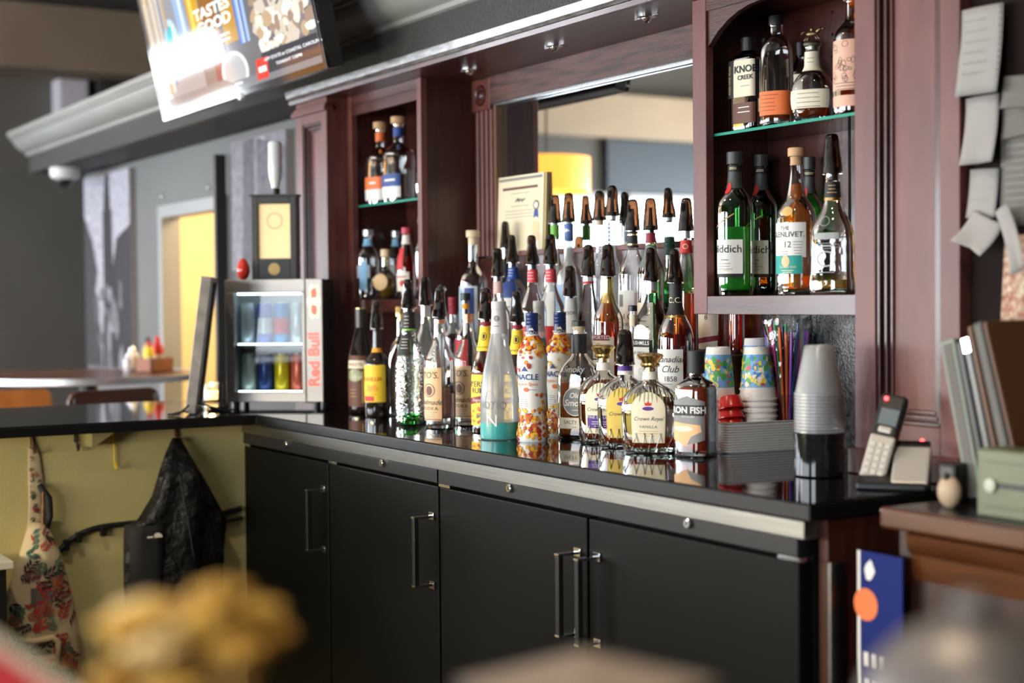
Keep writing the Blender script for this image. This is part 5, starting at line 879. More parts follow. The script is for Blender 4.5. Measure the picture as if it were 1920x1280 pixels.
def cupstack(x, y, z, n, h, r0, r1, step, mat, name, labels, group, tilt=(0, 0), prt=False, first_h=None):
    for i in range(n):
        top = i == n-1
        t = thing(name, labels(i, n), 'cup', (x+tilt[0]*i*step, y+tilt[1]*i*step, z+i*step), 0, group); t.rotation_euler = (-tilt[1], tilt[0], 0)
        MB().lathe(cup_mesh(h, r0, r1), 32, cap=False).build('cup_wall', mat, t, smooth=40)
        if top and prt:
            rd = random.Random(int(x*1000)); 
            def cw(a, zz, off): r = r1+(r0-r1)*(zz/h)+off; return (r*sin(a), -r*cos(a), zz)
            nb = 40
            M = [MB() for _ in CUPC]
            za, zb = h*.24, h*.86; v = [cw(2*pi*k/nb, q, .0004) for q in (za, (za+zb)/2, zb) for k in range(nb)]
            M[0].add(v, [(j*nb+k, j*nb+(k+1) % nb, (j+1)*nb+(k+1) % nb, (j+1)*nb+k) for j in range(2) for k in range(nb)])
            for k in range(190):
                a = rd.uniform(0, 6.28); q = rd.uniform(za+.005, zb-.005); sh = [(rd.uniform(.4, 1)*cos(2*pi*j/7), rd.uniform(.4, 1)*sin(2*pi*j/7)) for j in range(7)]; s = rd.uniform(.005, .012)
                vv, ff = poly2d(sh); M[rd.choice([1, 1, 1, 2, 2, 3, 4, 0, 5])].add([cw(a+p*s/r1, min(max(q+w*s, za), zb), .0006+k*.000004) for p, w in vv], ff)
            for mm, mt in zip(M, CUPC):
                if mm.v: mm.build('colour_print', mt, t, smooth='all', fix=False)['kind'] = 'stuff'
def lbl1(txt): return lambda i, n: ('topmost ' if i == n-1 else 'rim-only ')+txt+('' if i == n-1 else ', level %d from the bin floor' % (i+1))
cupstack(1.780, .486, 1.008, 9, .115, .027, .040, .0125, CUPW, 'printed_cup', lambda i, n: ('colourfully printed white paper cup topping the nearer upside-down stack' if i == n-1 else 'white cup rim in the nearer upside-down cup stack'), 'cups of the nearer printed stack', (-.03, .0), True)
cupstack(1.716, .426, 1.008, 9, .115, .026, .037, .0125, CUPW, 'printed_cup', lambda i, n: ('colourfully printed white cup topping the left upside-down stack by the red cups' if i == n-1 else 'white cup rim in the left upside-down cup stack'), 'cups of the left printed stack', (0, 0), True)
cupstack(1.712, .538, 1.008, 10, .115, .026, .036, .0130, CUPW, 'printed_cup', lambda i, n: ('printed cup topping the rear stack beside the straws' if i == n-1 else 'white cup rim in the rear upside-down cup stack'), 'cups of the rear printed stack', (0, 0), True)
REDC = pbr('red_plastic', (.62, .02, .02), .25)
for i in range(4):
    t = thing('red_cup', ('topmost of the tilted red plastic cups beside the printed cups', 'red plastic cup second from the top of the tilted pile', 'red plastic cup third from the top of the tilted pile', 'lowest tilted red plastic cup in the grey bin')[3-i], 'cup', (1.780, .410, 1.030+i*.0205), 0, 'tilted red cups'); t.rotation_euler = (RD(-4), RD(-10-2*i), 0)
    MB().lathe([(.017, .026), (.021, .024), (.027, 0), (.0285, 0), (.0285, .003), (.0265, .004), (.0225, .025), (.021, .0275), (.001, .0275)], 28, cap=False).build('cup_wall', REDC, t, smooth=40)
# straws in a clear cup inside the bin
cc = thing('straw_cup', 'clear plastic cup holding coloured straws at the back of the bin', 'cup', (1.790, .557, 1.006)); MB().lathe([(.001, .002), (.026, .002), (.027, 0), (.036, .108), (.038, .110), (.038, .113), (.035, .113), (.0255, .004), (.001, .004)], 28, cap=False).build('cup_wall', thin('clear_plastic', (.93, .94, .95), .3, 1.3), cc, smooth=40)
SC_ = (('purple', (.22, .05, .42)), ('blue', (.03, .20, .55)), ('orange', (.80, .16, .03)), ('green', (.05, .40, .14)), ('pink', (.65, .08, .30)), ('red', (.75, .07, .04)), ('violet', (.35, .10, .55)))
rs_ = random.Random(21)
for i in range(34):
    n_, c_ = SC_[i % 7]; a = rs_.uniform(0, 6.28); r = .022*math.sqrt(rs_.random()); r2 = r+rs_.uniform(.008, .024); L = rs_.uniform(.235, .275)
    p0 = Vector((r*.8*cos(a), r*.8*sin(a), .006)); p1 = Vector((r2*1.25*cos(a), r2*1.25*sin(a), L))
    t = tag(MB().tube([p0, p0.lerp(p1, .5), p1], .0030, 8).build('straw', pbr('straw_'+n_, c_, .3), smooth=40), n_+' plastic drinking straw in the wrapped bundle behind the cups', 'straw', n_+' straws in the bundle'); t.location = (1.790, .557, 1.006)
wrapm = thin('clear_film', (.98, .985, .99), .05, 1.1, .08, bump=.6, bscale=45)
m = MB(); n = 28
for i, z in enumerate((1.12, 1.16, 1.20, 1.24, 1.27, 1.288)):
    for k in range(n): a = 2*pi*k/n; r = (.040+.013*i/5)*(1+.10*sin(5*a+i)+.06*sin(9*a-i*2)); m.v.append((r*cos(a), r*sin(a), z-1.006+.008*sin(4*a+i)))
m.f = [(i*n+k, i*n+(k+1) % n, (i+1)*n+(k+1) % n, (i+1)*n+k) for i in range(5) for k in range(n)]; m.mi = [0]*len(m.f)
o = tag(m.build('plastic_wrap', wrapm, smooth='all'), 'crinkled clear plastic wrap around the straw bundle', 'wrap'); o.location = (1.790, .557, 1.006)
# clear cups upside down on a black canister
bc = thing('black_canister', 'glossy black round canister under the clear plastic cups', 'canister', (2.205, .262, 1.0)); MB().lathe([(.042, 0), (.046, .003), (.046, .078), (.044, .080), (.001, .080)], 40, cap=False).build('canister_body', BLACKG, bc, smooth=40); MB().lathe([(.0462, .070), (.0475, .071), (.0475, .0795), (.0455, .081), (.001, .0812)], 40, cap=False).build('lid', BLACKG, bc, smooth=40)
cupstack(2.205, .262, 1.0815, 12, .092, .0265, .0435, .0062, frost('clear_cup_plastic', (.99, .99, .99), .64), 'clear_cup', lambda i, n: ('topmost clear plastic cup of the upside-down stack on the black canister' if i == n-1 else 'clear plastic cup nested in the upside-down stack on the black canister'), 'clear plastic cups on the canister')
# ------------------------------------------------------------------ telephone
PH = thing('cordless_phone', 'silver and black cordless phone handset standing in its cradle', 'telephone', (2.395, .235, 1.0), RD(38)); PS = pbr('phone_silver', (.50, .45, .40), .35, metal=.25)
Mb = Matrix.Translation((.030, .0, .0)) @ Matrix.Rotation(RD(-32), 4, 'X')
m = MB(); m.prism([(-.05, .0), (.05, 0), (.05, .050), (-.05, .012)], -.042, .075, 'x'); m.build('cradle', BLACKP, PH, bevel=.004)
m = MB(); m.obox(Matrix.Translation((.045, -.012, .018)) @ Matrix.Rotation(RD(38), 4, 'X'), -.030, .032, -.03, .062, 0, .018); m.build('base_panel', PS, PH, bevel=.004)
m = MB(); m.obox(Matrix.Translation((.045, -.012, .018)) @ Matrix.Rotation(RD(38), 4, 'X'), -.028, .030, .062, .075, .001, .019); m.build('base_display', BLACKG, PH, bevel=.002)
Mh = Matrix.Translation((-.020, -.022, .012)) @ Matrix.Rotation(RD(-24), 4, 'X') @ Matrix.Rotation(RD(12), 4, 'Y')
h = MB().obox(Mh, -.024, .024, 0, .024, 0, .165).build('handset', BLACKP, PH, bevel=.008, seg=3); MB().obox(Mh, -.022, .022, -.004, .003, .004, .085).build('keypad', PS, h, bevel=.004); MB().obox(Mh, -.016, .016, -.002, .002, .105, .135).build('display', pbr('phone_lcd', (.16, .19, .20), .15), h)
m = MB()
for r in range(5):
    for c in range(3): MB().obox(Mh, -.017+c*.0125, -.008+c*.0125, -.006, -.003, .012+r*.0125, .020+r*.0125).build('key', pbr('phone_keys', (.62, .58, .52), .5), h, bevel=.001)
pass; MB().obox(Mh, -.012, .012, -.004, .002, .090, .102).build('menu_key', PS, h, bevel=.004)
RL = emit('red_led', (1, .03, .03), 12); p = Mh @ Vector((-.012, -.003, .152)); MB().sphere(tuple(p), .0035, 10, 8).build('signal_lamp', RL, h); MB().sphere((.060, .040, .078), .0035, 10, 8).build('signal_lamp', RL, PH)
tape = tag(bx('tape_dispenser', BLACKP, (2.585, 2.620, .16, .20, 1.0, 1.065), None, .006), 'small black gadget standing right of the phone', 'gadget')
# ------------------------------------------------------------------ right hand counter, papers, files
rc = thing('side_counter', 'dark wooden side counter with rounded amber edge at the right', 'counter', (2.56, .06, 0)); RW = pbr('amber_wood_edge', (.10, .030, .008), .3, coat=.3, var=.4, vscale=10, stretch=(.5, 5, 5)); RB = pbr('dark_red_wood', (.03, .008, .005), .4, var=.4, vscale=8, stretch=(5, 5, .6))
bx('top', pbr('side_top', (.012, .010, .010), .25), (.012, 1.6, .012, YB-.07, .97, 1.0), rc); m = MB(); m.box(0, 1.6, -.006, .012, .966, .999); m.box(.0, .012, .012, .5, .966, .999); m.build('edge', RW, rc, bevel=.008, seg=3); bx('front_panel', RB, (.02, 1.6, .02, .05, 0, .966), rc); bx('side_panel', RB, (.02, .05, .05, YB-.07, 0, .966), rc)
m = MB(); m.prism([(.014, .966), (-.0, .962), (.006, .935), (.012, .93), (.016, .90), (.02, .89), (.02, .966)], .05, 1.6, 'x'); m.build('cove_moulding', RW, rc, smooth=40)
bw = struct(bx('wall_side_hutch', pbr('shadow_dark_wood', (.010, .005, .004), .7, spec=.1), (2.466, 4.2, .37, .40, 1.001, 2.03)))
GP = 'papers pinned to the dark hutch'
def sheet(x0, x1, z0, z1, y, label, mat=PAPER, curl=.012, rot=0, nlines=6, holes=False):
    t = thing('paper_note', label, 'paper', ((x0+x1)/2, y, z1), 0, GP); t.rotation_euler = (0, RD(rot), 0); w = (x1-x0)/2; h = z1-z0; m = MB(); n = 8
    def P(u, v): return (-w+2*w*u, -curl*(v**2)*(.4+.6*abs(2*u-1)) - .004*sin(3*u), -h*v)
    m.v = [P(i/n, j/n) for j in range(n+1) for i in range(n+1)]; m.f = [(j*(n+1)+i, j*(n+1)+i+1, (j+1)*(n+1)+i+1, (j+1)*(n+1)+i) for j in range(n) for i in range(n)]; m.mi = [0]*len(m.f)
    s = m.build('sheet', mat, t, smooth='all', fix=False); sd = s.modifiers.new('thickness', 'SOLIDIFY'); sd.thickness = .0006
    m = MB()
    for k in range(nlines):
        v = .14+.72*k/max(nlines, 1); u1 = random.uniform(.55, .9); a, b = P(.12, v), P(u1, v); c, d = P(u1, v+.012), P(.12, v+.012); m.add([(q[0], q[1]-.002, q[2]) for q in (a, b, c, d)], [(0, 1, 2, 3)])
    if nlines: m.build('writing', INKG, t, fix=False)
    if holes:
        m = MB()
        for k in range(14): m.add([(w*.93+.002*cos(j), -.010*((k+.5)/14)**2-.004, -h*(k+.5)/14+.002*sin(j)) for j in (0, 1.5, 3, 4.6)], [(0, 1, 2, 3)])
        m.build('punch_hole', INK, t, fix=False)
sheet(2.463, 2.553, 1.670, 1.818, .352, 'large ruled notebook page with torn holes, topmost on the dark hutch', PAPER, .014, 1, 6, True)
sheet(2.470, 2.541, 1.553, 1.668, .355, 'blank curling white slip below the ruled notebook page', PAPER, .02, -1, 0)
sheet(2.475, 2.537, 1.462, 1.545, .360, 'small white slip, lowest of the three in the left paper column', PAPER, .008, 2, 3)
sheet(2.545, 2.606, 1.640, 1.694, .362, 'grey note overlapped by the ruled notebook page', PAPERG, .008, 4, 3); sheet(2.540, 2.600, 1.592, 1.645, .364, 'crooked grey note just under the other grey note', PAPERG, .008, -4, 3)
sheet(2.536, 2.640, 1.445, 1.602, .366, 'big dim list sheet at the right frame edge', PAPERG, .006, 0, 9)
sheet(2.490, 2.560, 1.405, 1.462, .346, 'crumpled pale paper scrap folded outwards above the files', PAPER, .03, 24, 0); sheet(2.545, 2.575, 1.355, 1.475, .338, 'narrow pale paper strip slanting down to the files', PAPER, .03, -28, 0)
sheet(2.545, 2.640, 1.285, 1.43, .364, 'colour-printed menu sheet behind the slanting files', pbr('menu_print', (.42, .34, .24), .7, var=.9, vscale=90, dark=(.25, .06, .03)), .004, 2, 0)
FM = [pbr('file_sage', (.19, .215, .17), .5), pbr('file_black', (.015, .015, .016), .4), pbr('file_slate', (.08, .085, .09), .3), pbr('file_brown', (.13, .055, .022), .5), pbr('file_black2', (.02, .017, .015), .5)]
x = 2.575
for i, (th, mt, hh, lb) in enumerate(((.030, FM[0], .262, 'thick sage-grey file, leftmost of the leaning files'), (.012, FM[1], .262, 'black folder between the sage file and the slate folder'), (.012, FM[2], .268, 'slate folder with metal corner in the leaning row'), (.008, FM[3], .290, 'brown hardboard clipboard among the leaning files'), (.020, FM[4], .296, 'black ring binder right of the brown clipboard'), (.006, FM[3], .300, 'brown hardboard clipboard, rightmost of the leaning files'))):
    t = thing('file_folder', lb, 'folder', (x+.045, .19, 1.0), 0, 'files leaning beside the pilaster'); M_ = Matrix.Rotation(RD(-13-i*.6), 4, 'Y')
    MB().obox(M_, 0, th, 0, .15, .008, hh).build('cover', mt, t, bevel=.002); MB().obox(M_, th*.2, th*.8, -.001, .149, .012, hh-.006).build('pages', PAPERG if i in (0, 4) else mt, t); x += th+.006
    if i == 2: MB().obox(M_, -.001, th+.001, -.0015, .012, hh-.022, hh+.001).build('metal_corner', CHROME, t)
gb = thing('cash_box', 'olive green metal box with slot at the right frame edge', 'box', (2.715, .10, 1.0)); GBM = pbr('olive_metal', (.115, .13, .07), .4, var=.15, vscale=10); bx('body', GBM, (0, .26, 0, .06, 0, .102), gb, .004); f_ = bx('face_plate', GBM, (.016, .25, -.004, 0, .018, .084), gb, .001); bx('slot', INK, (.040, .24, -.0048, -.0035, .046, .054), f_); MB().lathe([(.010, -.004), (.010, -.009), (.001, -.010)], 16, (.032, 0, .049), ax='y').build('button', pbr('pale_button', (.45, .48, .38), .5), gb)
pb = thing('leather_pouch', 'small tan oval pouch beside the green box', 'pouch', (2.640, .125, 1.0)); MB().sphere((0, 0, .026), .022, 16, 10, (1, .6, 1.15)).build('pouch_body', pbr('tan_leather', (.42, .30, .19), .5), pb, smooth='all'); MB().sphere((.0, -.006, .05), .006, 10, 6).build('snap', BLACKP, pb, smooth='all')
pl = thing('blue_poster', 'blue printed poster with orange ball hung on the dark side counter', 'poster', (2.562, .058, .925)); ps = bx('sheet', pbr('poster_blue', (.008, .018, .13), .7, spec=.2), (-.048, .048, -.004, 0, -.5, 0), pl); flat('orange_ball', L_ORG, ell2d(.026, .026), ps, (-.030, -.0046, -.085), (1, 0, 0), (0, 0, 1)); flat('figure', L_IVORY, blob(.010, .016), ps, (-.022, -.0046, -.03), (1, 0, 0), (0, 0, 1)); [flat('blurred_print', L_IVORY, rect2d(.010, .022, 1, 1), ps, (-.030+.016*q, -.0046, -.172-.042*w), (1, 0, 0), (0, 0, 1)) for q in range(3) for w in range(2)]; flat('white_edge', L_IVORY, poly2d([(-.048, -.5), (-.042, -.5), (-.042, 0), (-.048, 0)]), ps, (0, -.0045, 0), (1, 0, 0), (0, 0, 1)); flat('red_dot', L_RED, ell2d(.012, .012), ps, (-.03, -.0046, -.28), (1, 0, 0), (0, 0, 1))
# ------------------------------------------------------------------ yellow wall under the return counter with hooks, jacket, bag
struct(bx('wall_under_counter', YELW, (-.12, -.012, -1.4, .03, 0, .968)))
def hook(y, z, c, label, drop=.07, out=.035):
    t = thing('coat_hook', label, 'hook', (-.012, y, z)); m = MB(); m.tube([(.004, 0, 0), (.010, 0, -.02), (.012, 0, -drop), (.02, 0, -drop-.012), (out, 0, -drop-.008), (out+.004, 0, -drop+.01)], .0028, 8); m.build('hook_wire', c, t, smooth=40); bx('hook_plate', c, (0, .004, -.006, .006, -.02, .008), t, .001); return t
HB = pbr('hook_bronze', (.14, .05, .03), .4, metal=.4); HY = pbr('hook_yellow', (.72, .50, .03), .45)
hook(-.205, .955, HB, 'bronze coat hook holding the black jacket', .03); hook(-.622, .955, HB, 'bronze coat hook holding the leaf-patterned bag', .03); hook(-.500, .955, BLACKP, 'short black coat hook with nothing on it', .03, .03); hook(-.393, .955, HY, 'long yellow coat hook with nothing on it', .09, .03)
tag(MB().prism([(-.475, .967), (-.405, .967), (-.470, .925), (-.475, .925)], -.012, .06, 'x').build('shelf_bracket', pbr('bracket_olive', (.34, .30, .14), .6)), 'small triangular wooden bracket under the counter', 'bracket')
# jacket: draped shell hanging from its loop
def drape(name, label, cat, pts, y0, parts=None):
    pass
JK = pbr('black_quilted_nylon', (.007, .007, .007), .45, bump=.9, bscale=26, bdist=.02); FLE = pbr('black_fleece', (.013, .013, .013), .8)
jk = thing('jacket', 'black puffer jacket with small white chest emblem hanging on a hook', 'jacket', (.010, -.215, .935))
def shell(outl, depth, nz, ns, fold, seed):
    """outl: list of (z, yl, yr); closed cloth volume hanging against the wall, x grows outwards"""
    rd = random.Random(seed); ph_ = [rd.uniform(0, 6.28) for _ in range(4)]; m = MB(); n = 22; zs = [outl[0][0]+(outl[-1][0]-outl[0][0])*i/nz for i in range(nz+1)]
    for z in zs:
        for (za, la, ra), (zb, lb_, rb) in zip(outl[:-1], outl[1:]):
            if zb <= z <= za: u = (za-z)/(za-zb+1e-9); l = la+(lb_-la)*u; r = ra+(rb-ra)*u
        c, w = (l+r)/2, (r-l)/2; d = depth*min(1, w/.06)
        for k in range(n):
            a = 2*pi*k/n; f = 1+fold*(sin(5*a+ph_[0]+z*6)+.6*sin(8*a+ph_[1]-z*9))*min(1, w/.05); x = d*(.5-.5*cos(a))*f*(1 if cos(a) < .2 else .6); m.v.append((max(x, .001)+.002, c+w*sin(a)*f, z))
    for i in range(nz):
        for k in range(n): k2 = (k+1) % n; m.f.append((i*n+k, i*n+k2, (i+1)*n+k2, (i+1)*n+k))
    m.f += [tuple(range(n))[::-1], tuple(nz*n+k for k in range(n))]; m.mi = [0]*len(m.f); return m
shell([(0, -.012, .012), (-.04, -.035, .028), (-.10, -.060, .052), (-.165, -.082, .080), (-.23, -.125, .108), (-.245, -.165, .115), (-.36, -.170, .120), (-.50, -.160, .105), (-.66, -.15, .095)], .075, 60, 22, .13, 4).build('jacket_body', JK, jk, smooth='all')
shell([(-.242, -.165, -.05), (-.30, -.168, -.045), (-.42, -.170, -.05), (-.60, -.162, -.05)], .082, 18, 22, .03, 9).build('front_panel', FLE, jk, smooth='all')
m = MB(); m.tube([(.012, 0, -.005), (.016, 0, .012), (.010, 0, .018)], .003, 6); m.build('hanging_loop', HB, jk)
q = [(.014*cos(pi*k/8), .014*sin(pi*k/8)) for k in range(9)]; v, f = poly2d([(x_, y_) for x_, y_ in q]+[(0, 0)]); flat('white_emblem', L_IVORY, (v, f), jk, (.092, -.088, -.275), (0, 1, 0), (0, 0, 1)); flat('white_emblem', L_IVORY, rect2d(.022, .005, 2, 1), jk, (.092, -.108, -.272), (0, 1, 0), (0, 0, 1)); 
m = MB(); m.tube([(.086, -.02, -.10), (.088, .005, -.24), (.086, .03, -.42), (.08, .04, -.6)], .0025, 6); m.build('zip', pbr('zip_black', (.03, .03, .03), .3), jk)
# bag with leaf print
LB = pbr('bag_cream_fabric', (.55, .44, .28), .8, bump=.2, bscale=300); bg = thing('sling_bag', 'cream sling bag with red and green leaf print hanging under the counter', 'bag', (-.012, -.622, .935))
sh1 = shell([(-.215, -.016, .024), (-.26, -.036, .046), (-.33, -.064, .068), (-.42, -.095, .092), (-.52, -.110, .112), (-.62, -.105, .118), (-.68, -.06, .09)], .10, 26, 22, .02, 2); bb = sh1.build('bag_body', LB, bg, smooth='all')
sh2 = shell([(0, -.010, .012), (-.03, -.013, .020), (-.10, -.014, .028), (-.16, -.014, .022), (-.26, -.02, .03)], .02, 16, 22, .02, 3); sh2.build('strap', LB, bg, smooth='all')
m = MB(); m.tube([(.022, .012, -.11), (.03, .034, -.15), (.03, .036, -.2), (.028, .02, -.25)], [.008, .012, .012, .01], 8); m.build('padded_strap', pbr('strap_black', (.012, .012, .014), .7), bg, smooth='all'); m = MB(); m.tube([(.035, .018, -.13), (.037, .014, -.26)], .0022, 6); m.build('cord', pbr('cord_orange', (.45, .18, .08), .7), bg)
rl = random.Random(9); LM = [pbr('leaf_print_'+a, c, .8) for a, c in (('red', (.40, .03, .03)), ('green', (.05, .16, .11)), ('maroon', (.16, .02, .03)), ('black', (.02, .018, .02)), ('rust', (.38, .10, .03)))]
Ms = [MB() for _ in LM]
def front_x(zz, yy, dep, prof):
    for (za, la, ra), (zb, lb_, rb) in zip(prof[:-1], prof[1:]):
        if zb <= zz <= za: u = (za-zz)/(za-zb); l = la+(lb_-la)*u; r = ra+(rb-ra)*u; c, w = (l+r)/2, (r-l)/2; t_ = (yy-c)/w
        if zb <= zz <= za and abs(t_) < .93: return .0035+dep*min(1, w/.06)*(.5+.5*math.sqrt(1-t_*t_))*1.03
    return None
PRB = [(-.215, -.016, .024), (-.26, -.036, .046), (-.33, -.064, .068), (-.42, -.095, .092), (-.52, -.110, .112), (-.62, -.105, .118), (-.68, -.06, .09)]; PRS = [(0, -.010, .012), (-.03, -.013, .020), (-.10, -.014, .028), (-.16, -.014, .022), (-.26, -.02, .03)]
for k in range(120):
    onb = k < 92; prf, dep = (PRB, .10) if onb else (PRS, .02); zz = rl.uniform(-.67, -.23) if onb else rl.uniform(-.25, -.01); wv = .1 if onb else .016; yy = rl.uniform(-wv, wv); a = rl.uniform(0, 6.28); ci = rl.randrange(5); L = rl.uniform(.025, .05) if onb else rl.uniform(.012, .02)
    for j in range(7):
        side = (j % 2)*2-1; u = L*(j//2+1)/4*1.1-L*.3; aa = a+side*.7; cx, cy = u*cos(a), u*sin(a); ll = L*.55; ex, ey = cx+ll*cos(aa), cy+ll*sin(aa); nx, ny = -sin(aa)*ll*.17, cos(aa)*ll*.17; mx_, my_ = (cx+ex)/2, (cy+ey)/2
        P4 = []
        for (p, q) in ((cx, cy), (mx_+nx, my_+ny), (ex, ey), (mx_-nx, my_-ny)):
            X_ = front_x(zz+q, yy+p, dep, prf)
            if X_ is None: break
            P4.append((X_+k*.000006, yy+p, zz+q))
        if len(P4) == 4 and all(abs(p[1]) < .118 for p in P4): Ms[ci].add(P4, [(0, 1, 2, 3)])
for mm, mt in zip(Ms, LM): o = mm.build('leaf_print', mt, bg, fix=False); o['kind'] = 'stuff'
bx('woven_label', pbr('woven_grey', (.12, .12, .11), .8), (.096, .105, -.035, .018, -.43, -.385), bg); m = MB(); m.tube([(.098, -.07, -.52), (.108, -.03, -.53), (.108, .02, -.525), (.106, .035, -.54), (.102, .035, -.60)], .009, 8); m.build('carry_handle', LB, bg, smooth='all')
# curved black rod with clips behind the jacket
rd_ = thing('curved_rod', 'black curved rod with clips running behind the jacket', 'rod', (-.012, -.30, .68)); P = [(.010, -.29, -.10), (.010, -.255, -.045), (.010, -.20, -.005), (.010, -.14, .010), (.010, -.05, .012), (.010, .08, .014), (.010, .20, .012), (.010, .29, .028)]; MB().tube(chaikin(P, 2), .0085, 8).build('rod', BLACKP, rd_, smooth='all'); MB().tube(chaikin([(.018, .10, -.012), (.018, .20, -.008), (.018, .29, .0)], 2), .006, 8).build('second_rod', BLACKP, rd_, smooth='all')
m = MB()
for y, z in ((-.235, -.03), (-.20, -.012), (-.13, .0)): bx('clip', BLACKP, (.001, .02, y-.008, y+.008, z-.018, z+.012), rd_, .002)
tag(bx('white_ledge', pbr('ledge_white', (.62, .60, .55), .5), (.02, .18, -.90, -.722, .625, .645), None, .002), 'corner of a small white ledge at the left frame edge', 'ledge')
bx('ledge_support', BLACKP, (.03, .17, -.90, -.74, .0, .625), bpy.data.objects['white_ledge'])
# ------------------------------------------------------------------ pendant lamp seen in the mirror, and three unseen ones added to light the soffits
PEND = [(-1.75, -.98, 1.84, 'nearest the mirror, seen in its reflection'), (-3.9, -1.2, 1.95, 'added unseen to light the soffits, by the left windows'), (-3.7, -4.9, 1.95, 'added unseen to light the soffits, in the front left corner'), (-1.2, -3.7, 1.95, 'added unseen to light the soffits, in the middle of the front room')]
for x_, y_, z_, w_ in PEND:
  pd = thing('pendant_lamp', 'orange drum pendant lamp '+w_, 'lamp', (x_, y_, z_), 0, 'orange drum pendants'); m = MB(); m.lathe([(.21, 0), (.21, .165)], 40, cap=False); m.build('lamp_shade', emit('orange_shade', (1, .42, .06), 1.4), pd, smooth=60); MB().tube([(0, 0, .16), (0, 0, 3.4-z_)], .005, 8).build('cord', BLACKP, pd); MB().sphere((0, 0, .10), .045, 16, 10).build('bulb', emit('bulb_warm', (1, .8, .5), 12), pd, smooth='all')
  lamp('pendant_bulb', (x_, y_, z_+.10), 38, (1, .74, .42), .06)
# ceiling downlights over the bar aisle
DLM = emit('downlight_glow', (1, .86, .66), 10)
for x, y, w_ in ((1.2, -1.35, 'above the black cooler doors'), (3.0, -1.0, 'above the small front table'), (-1.0, -2.6, 'over the return counter side of the room'), (4.9, -2.6, 'behind the camera near the right wall'), (2.0, -3.6, 'beyond the front bar')):
    t = thing('downlight', 'round recessed ceiling downlight '+w_, 'light', (x, y, 3.4), 0, 'recessed downlights'); MB().lathe([(.075, -.001), (.09, -.001), (.09, -.012), (.075, -.012)], 32, cap=False).build('trim_ring', WHITEP, t, smooth=35); MB().lathe([(.001, -.004), (.074, -.004), (.074, -.006), (.001, -.006)], 24, cap=False).build('lens', DLM, t)
    l = bpy.data.lights.new('downlight_beam', 'SPOT'); l.energy = 90; l.color = (1, .84, .60); l.spot_size = RD(110); l.spot_blend = .6; l.shadow_soft_size = .07; o = bpy.data.objects.new('downlight_beam', l); COL.objects.link(o); o.location = (x, y, 3.38)
# front bar behind the camera side of the aisle, with the work light under its top
fb = thing('front_bar', 'long front bar counter facing the back bar, outside the picture', 'counter', (1.2, -2.7, 0)); bx('bar_top', GRAN, (-1.9, 1.6, -.3, .34, .98, 1.02), fb); bx('bar_front', WOODX, (-1.9, 1.6, -.25, -.2, 0, .98), fb)
for x in (-1.6, 0, 1.4): bx('bar_leg', BLACKP, (x-.03, x+.03, -.19, .25, 0, .98), fb)
wl = bx('work_light', emit('work_light_glow', (1, .80, .46), 6), (-1.2, .4, .30, .32, .955, .978), fb)
area('under_bar_work_light', (.8, -2.375, .93), (RD(80), 0, 0), 1.6, .05, 24, (1, .82, .48))
# ------------------------------------------------------------------ foreground table and blurred things close to the lens
ft = thing('front_table', 'small round table just below the frame carrying the blurred foreground things', 'table', (3.615, -1.27, 0)); MB().lathe([(.001, .995), (.36, .995), (.365, 1.0), (.365, 1.015), (.36, 1.02), (.001, 1.02)], 48, cap=False).build('table_top', TW, ft, smooth=35); MB().lathe([(.035, .02), (.035, .995)], 16).build('pedestal', BLACKP, ft); MB().lathe([(.24, 0), (.24, .015), (.05, .03)], 24).build('foot', BLACKP, ft)
vs_ = thing('dried_flowers', 'blurred bunch of dried golden flowers in a small pot close to the camera', 'flowers', (3.487, -1.393, 1.02)); MB().lathe([(.025, 0), (.032, .01), (.034, .05), (.030, .055), (.001, .05)], 24, cap=False).build('pot', pbr('pot_brown', (.30, .18, .06), .6), vs_, smooth=40)
rf = random.Random(4); FLM = [pbr('petal_'+a, c, .7) for a, c in (('gold', (.62, .36, .06)), ('ochre', (.50, .27, .04)), ('cream', (.72, .52, .24)))]
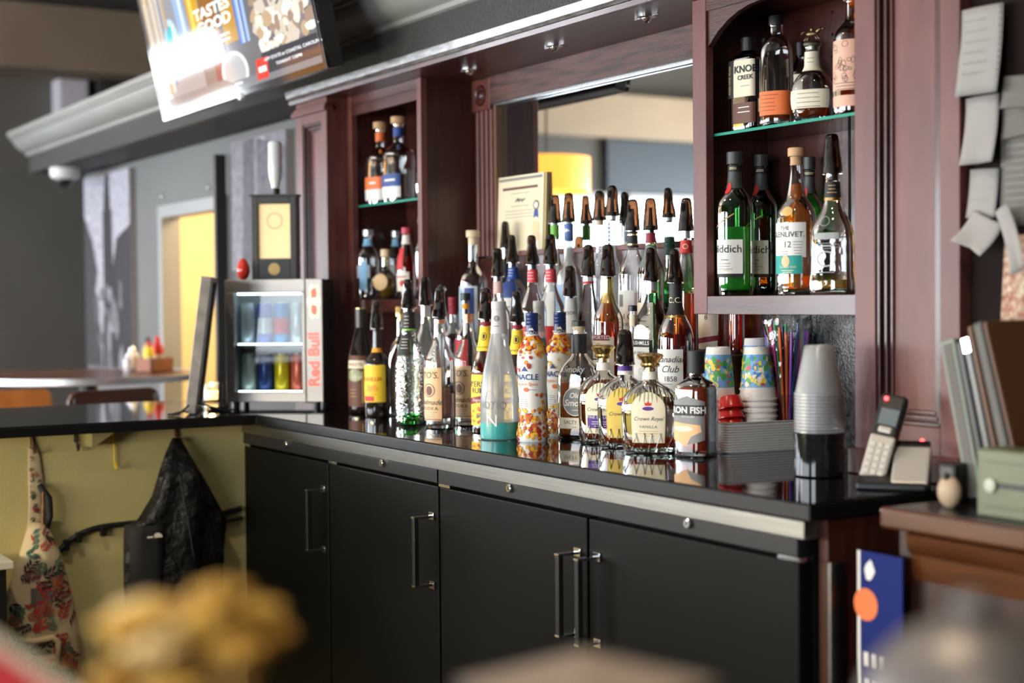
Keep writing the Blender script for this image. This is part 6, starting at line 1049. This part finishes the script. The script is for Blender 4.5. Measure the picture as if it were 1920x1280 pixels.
for k in range(26):
    a = rf.uniform(0, 6.28); r = .050*math.sqrt(rf.random()); h = .165-(r/.05)**2*.045-rf.uniform(0, .03); x_, y_ = r*cos(a), r*sin(a)
    MB().tube([(x_*.3, y_*.3, .045), (x_*.8, y_*.8, h*.7), (x_, y_, h)], .0012, 5).build('stem', FLM[1], vs_)
    m = MB(); m.sphere((x_, y_, h), .011, 10, 6, (1, 1, .8))
    for j in range(7): aa = j*.9+k; m.sphere((x_+.011*cos(aa), y_+.011*sin(aa), h+.002), .006, 7, 5, (1, 1, .6))
    m.build('flower_head', FLM[k % 3], vs_, smooth='all')
rm = thing('red_menu', 'blurred red menu card with cream border at the bottom left corner', 'menu', (3.425, -1.490, 1.02), RD(62)); 
Mr = Matrix.Rotation(RD(-12), 4, 'X') @ Matrix.Rotation(RD(38), 4, 'Y')
Mr = Matrix.Translation((0, 0, .064)) @ Matrix.Rotation(RD(36), 4, 'Y'); MB().obox(Mr, -.045, .045, -.006, 0, -.045, .062).build('cream_board', L_CREAM, rm); MB().obox(Mr, -.040, .040, -.0072, -.006, -.040, .057).build('red_face', L_RED, rm); MB().box(-.02, .02, 0, .04, 0, .004).build('foot', L_CREAM, rm)
cb_ = thing('kraft_box', 'blurred grey-brown cardboard box at the bottom centre', 'box', (3.60, -1.215, 1.02), RD(12)); KR = pbr('kraft_board', (.30, .235, .19), .75, var=.1, vscale=10); bx('carton', KR, (-.048, .048, -.048, .048, 0, .106), cb_, .002); MB().add([(-.050, -.050, .106), (.050, -.050, .106), (.050, .050, .106), (-.050, .050, .106), (0, 0, .112)], [(0, 1, 4), (1, 2, 4), (2, 3, 4), (3, 0, 4), (0, 3, 2, 1)]).build('lid', KR, cb_)
pt = thing('pewter_pot', 'blurred dark pewter pot with domed lid at the bottom right corner', 'pot', (3.704, -1.034, 1.02)); pt.scale = (1.05, 1.05, .92); PEW = pbr('pewter_dark', (.20, .175, .165), .42, metal=.6); MB().lathe([(.045, 0), (.052, .01), (.056, .06), (.054, .095), (.056, .098)], 40).build('pot_body', PEW, pt, smooth=40); MB().lathe([(.057, .098), (.057, .103), (.050, .122), (.036, .138), (.018, .147), (.010, .149), (.012, .156), (.008, .163), (.001, .164)], 40, cap=False).build('lid', PEW, pt, smooth=40)
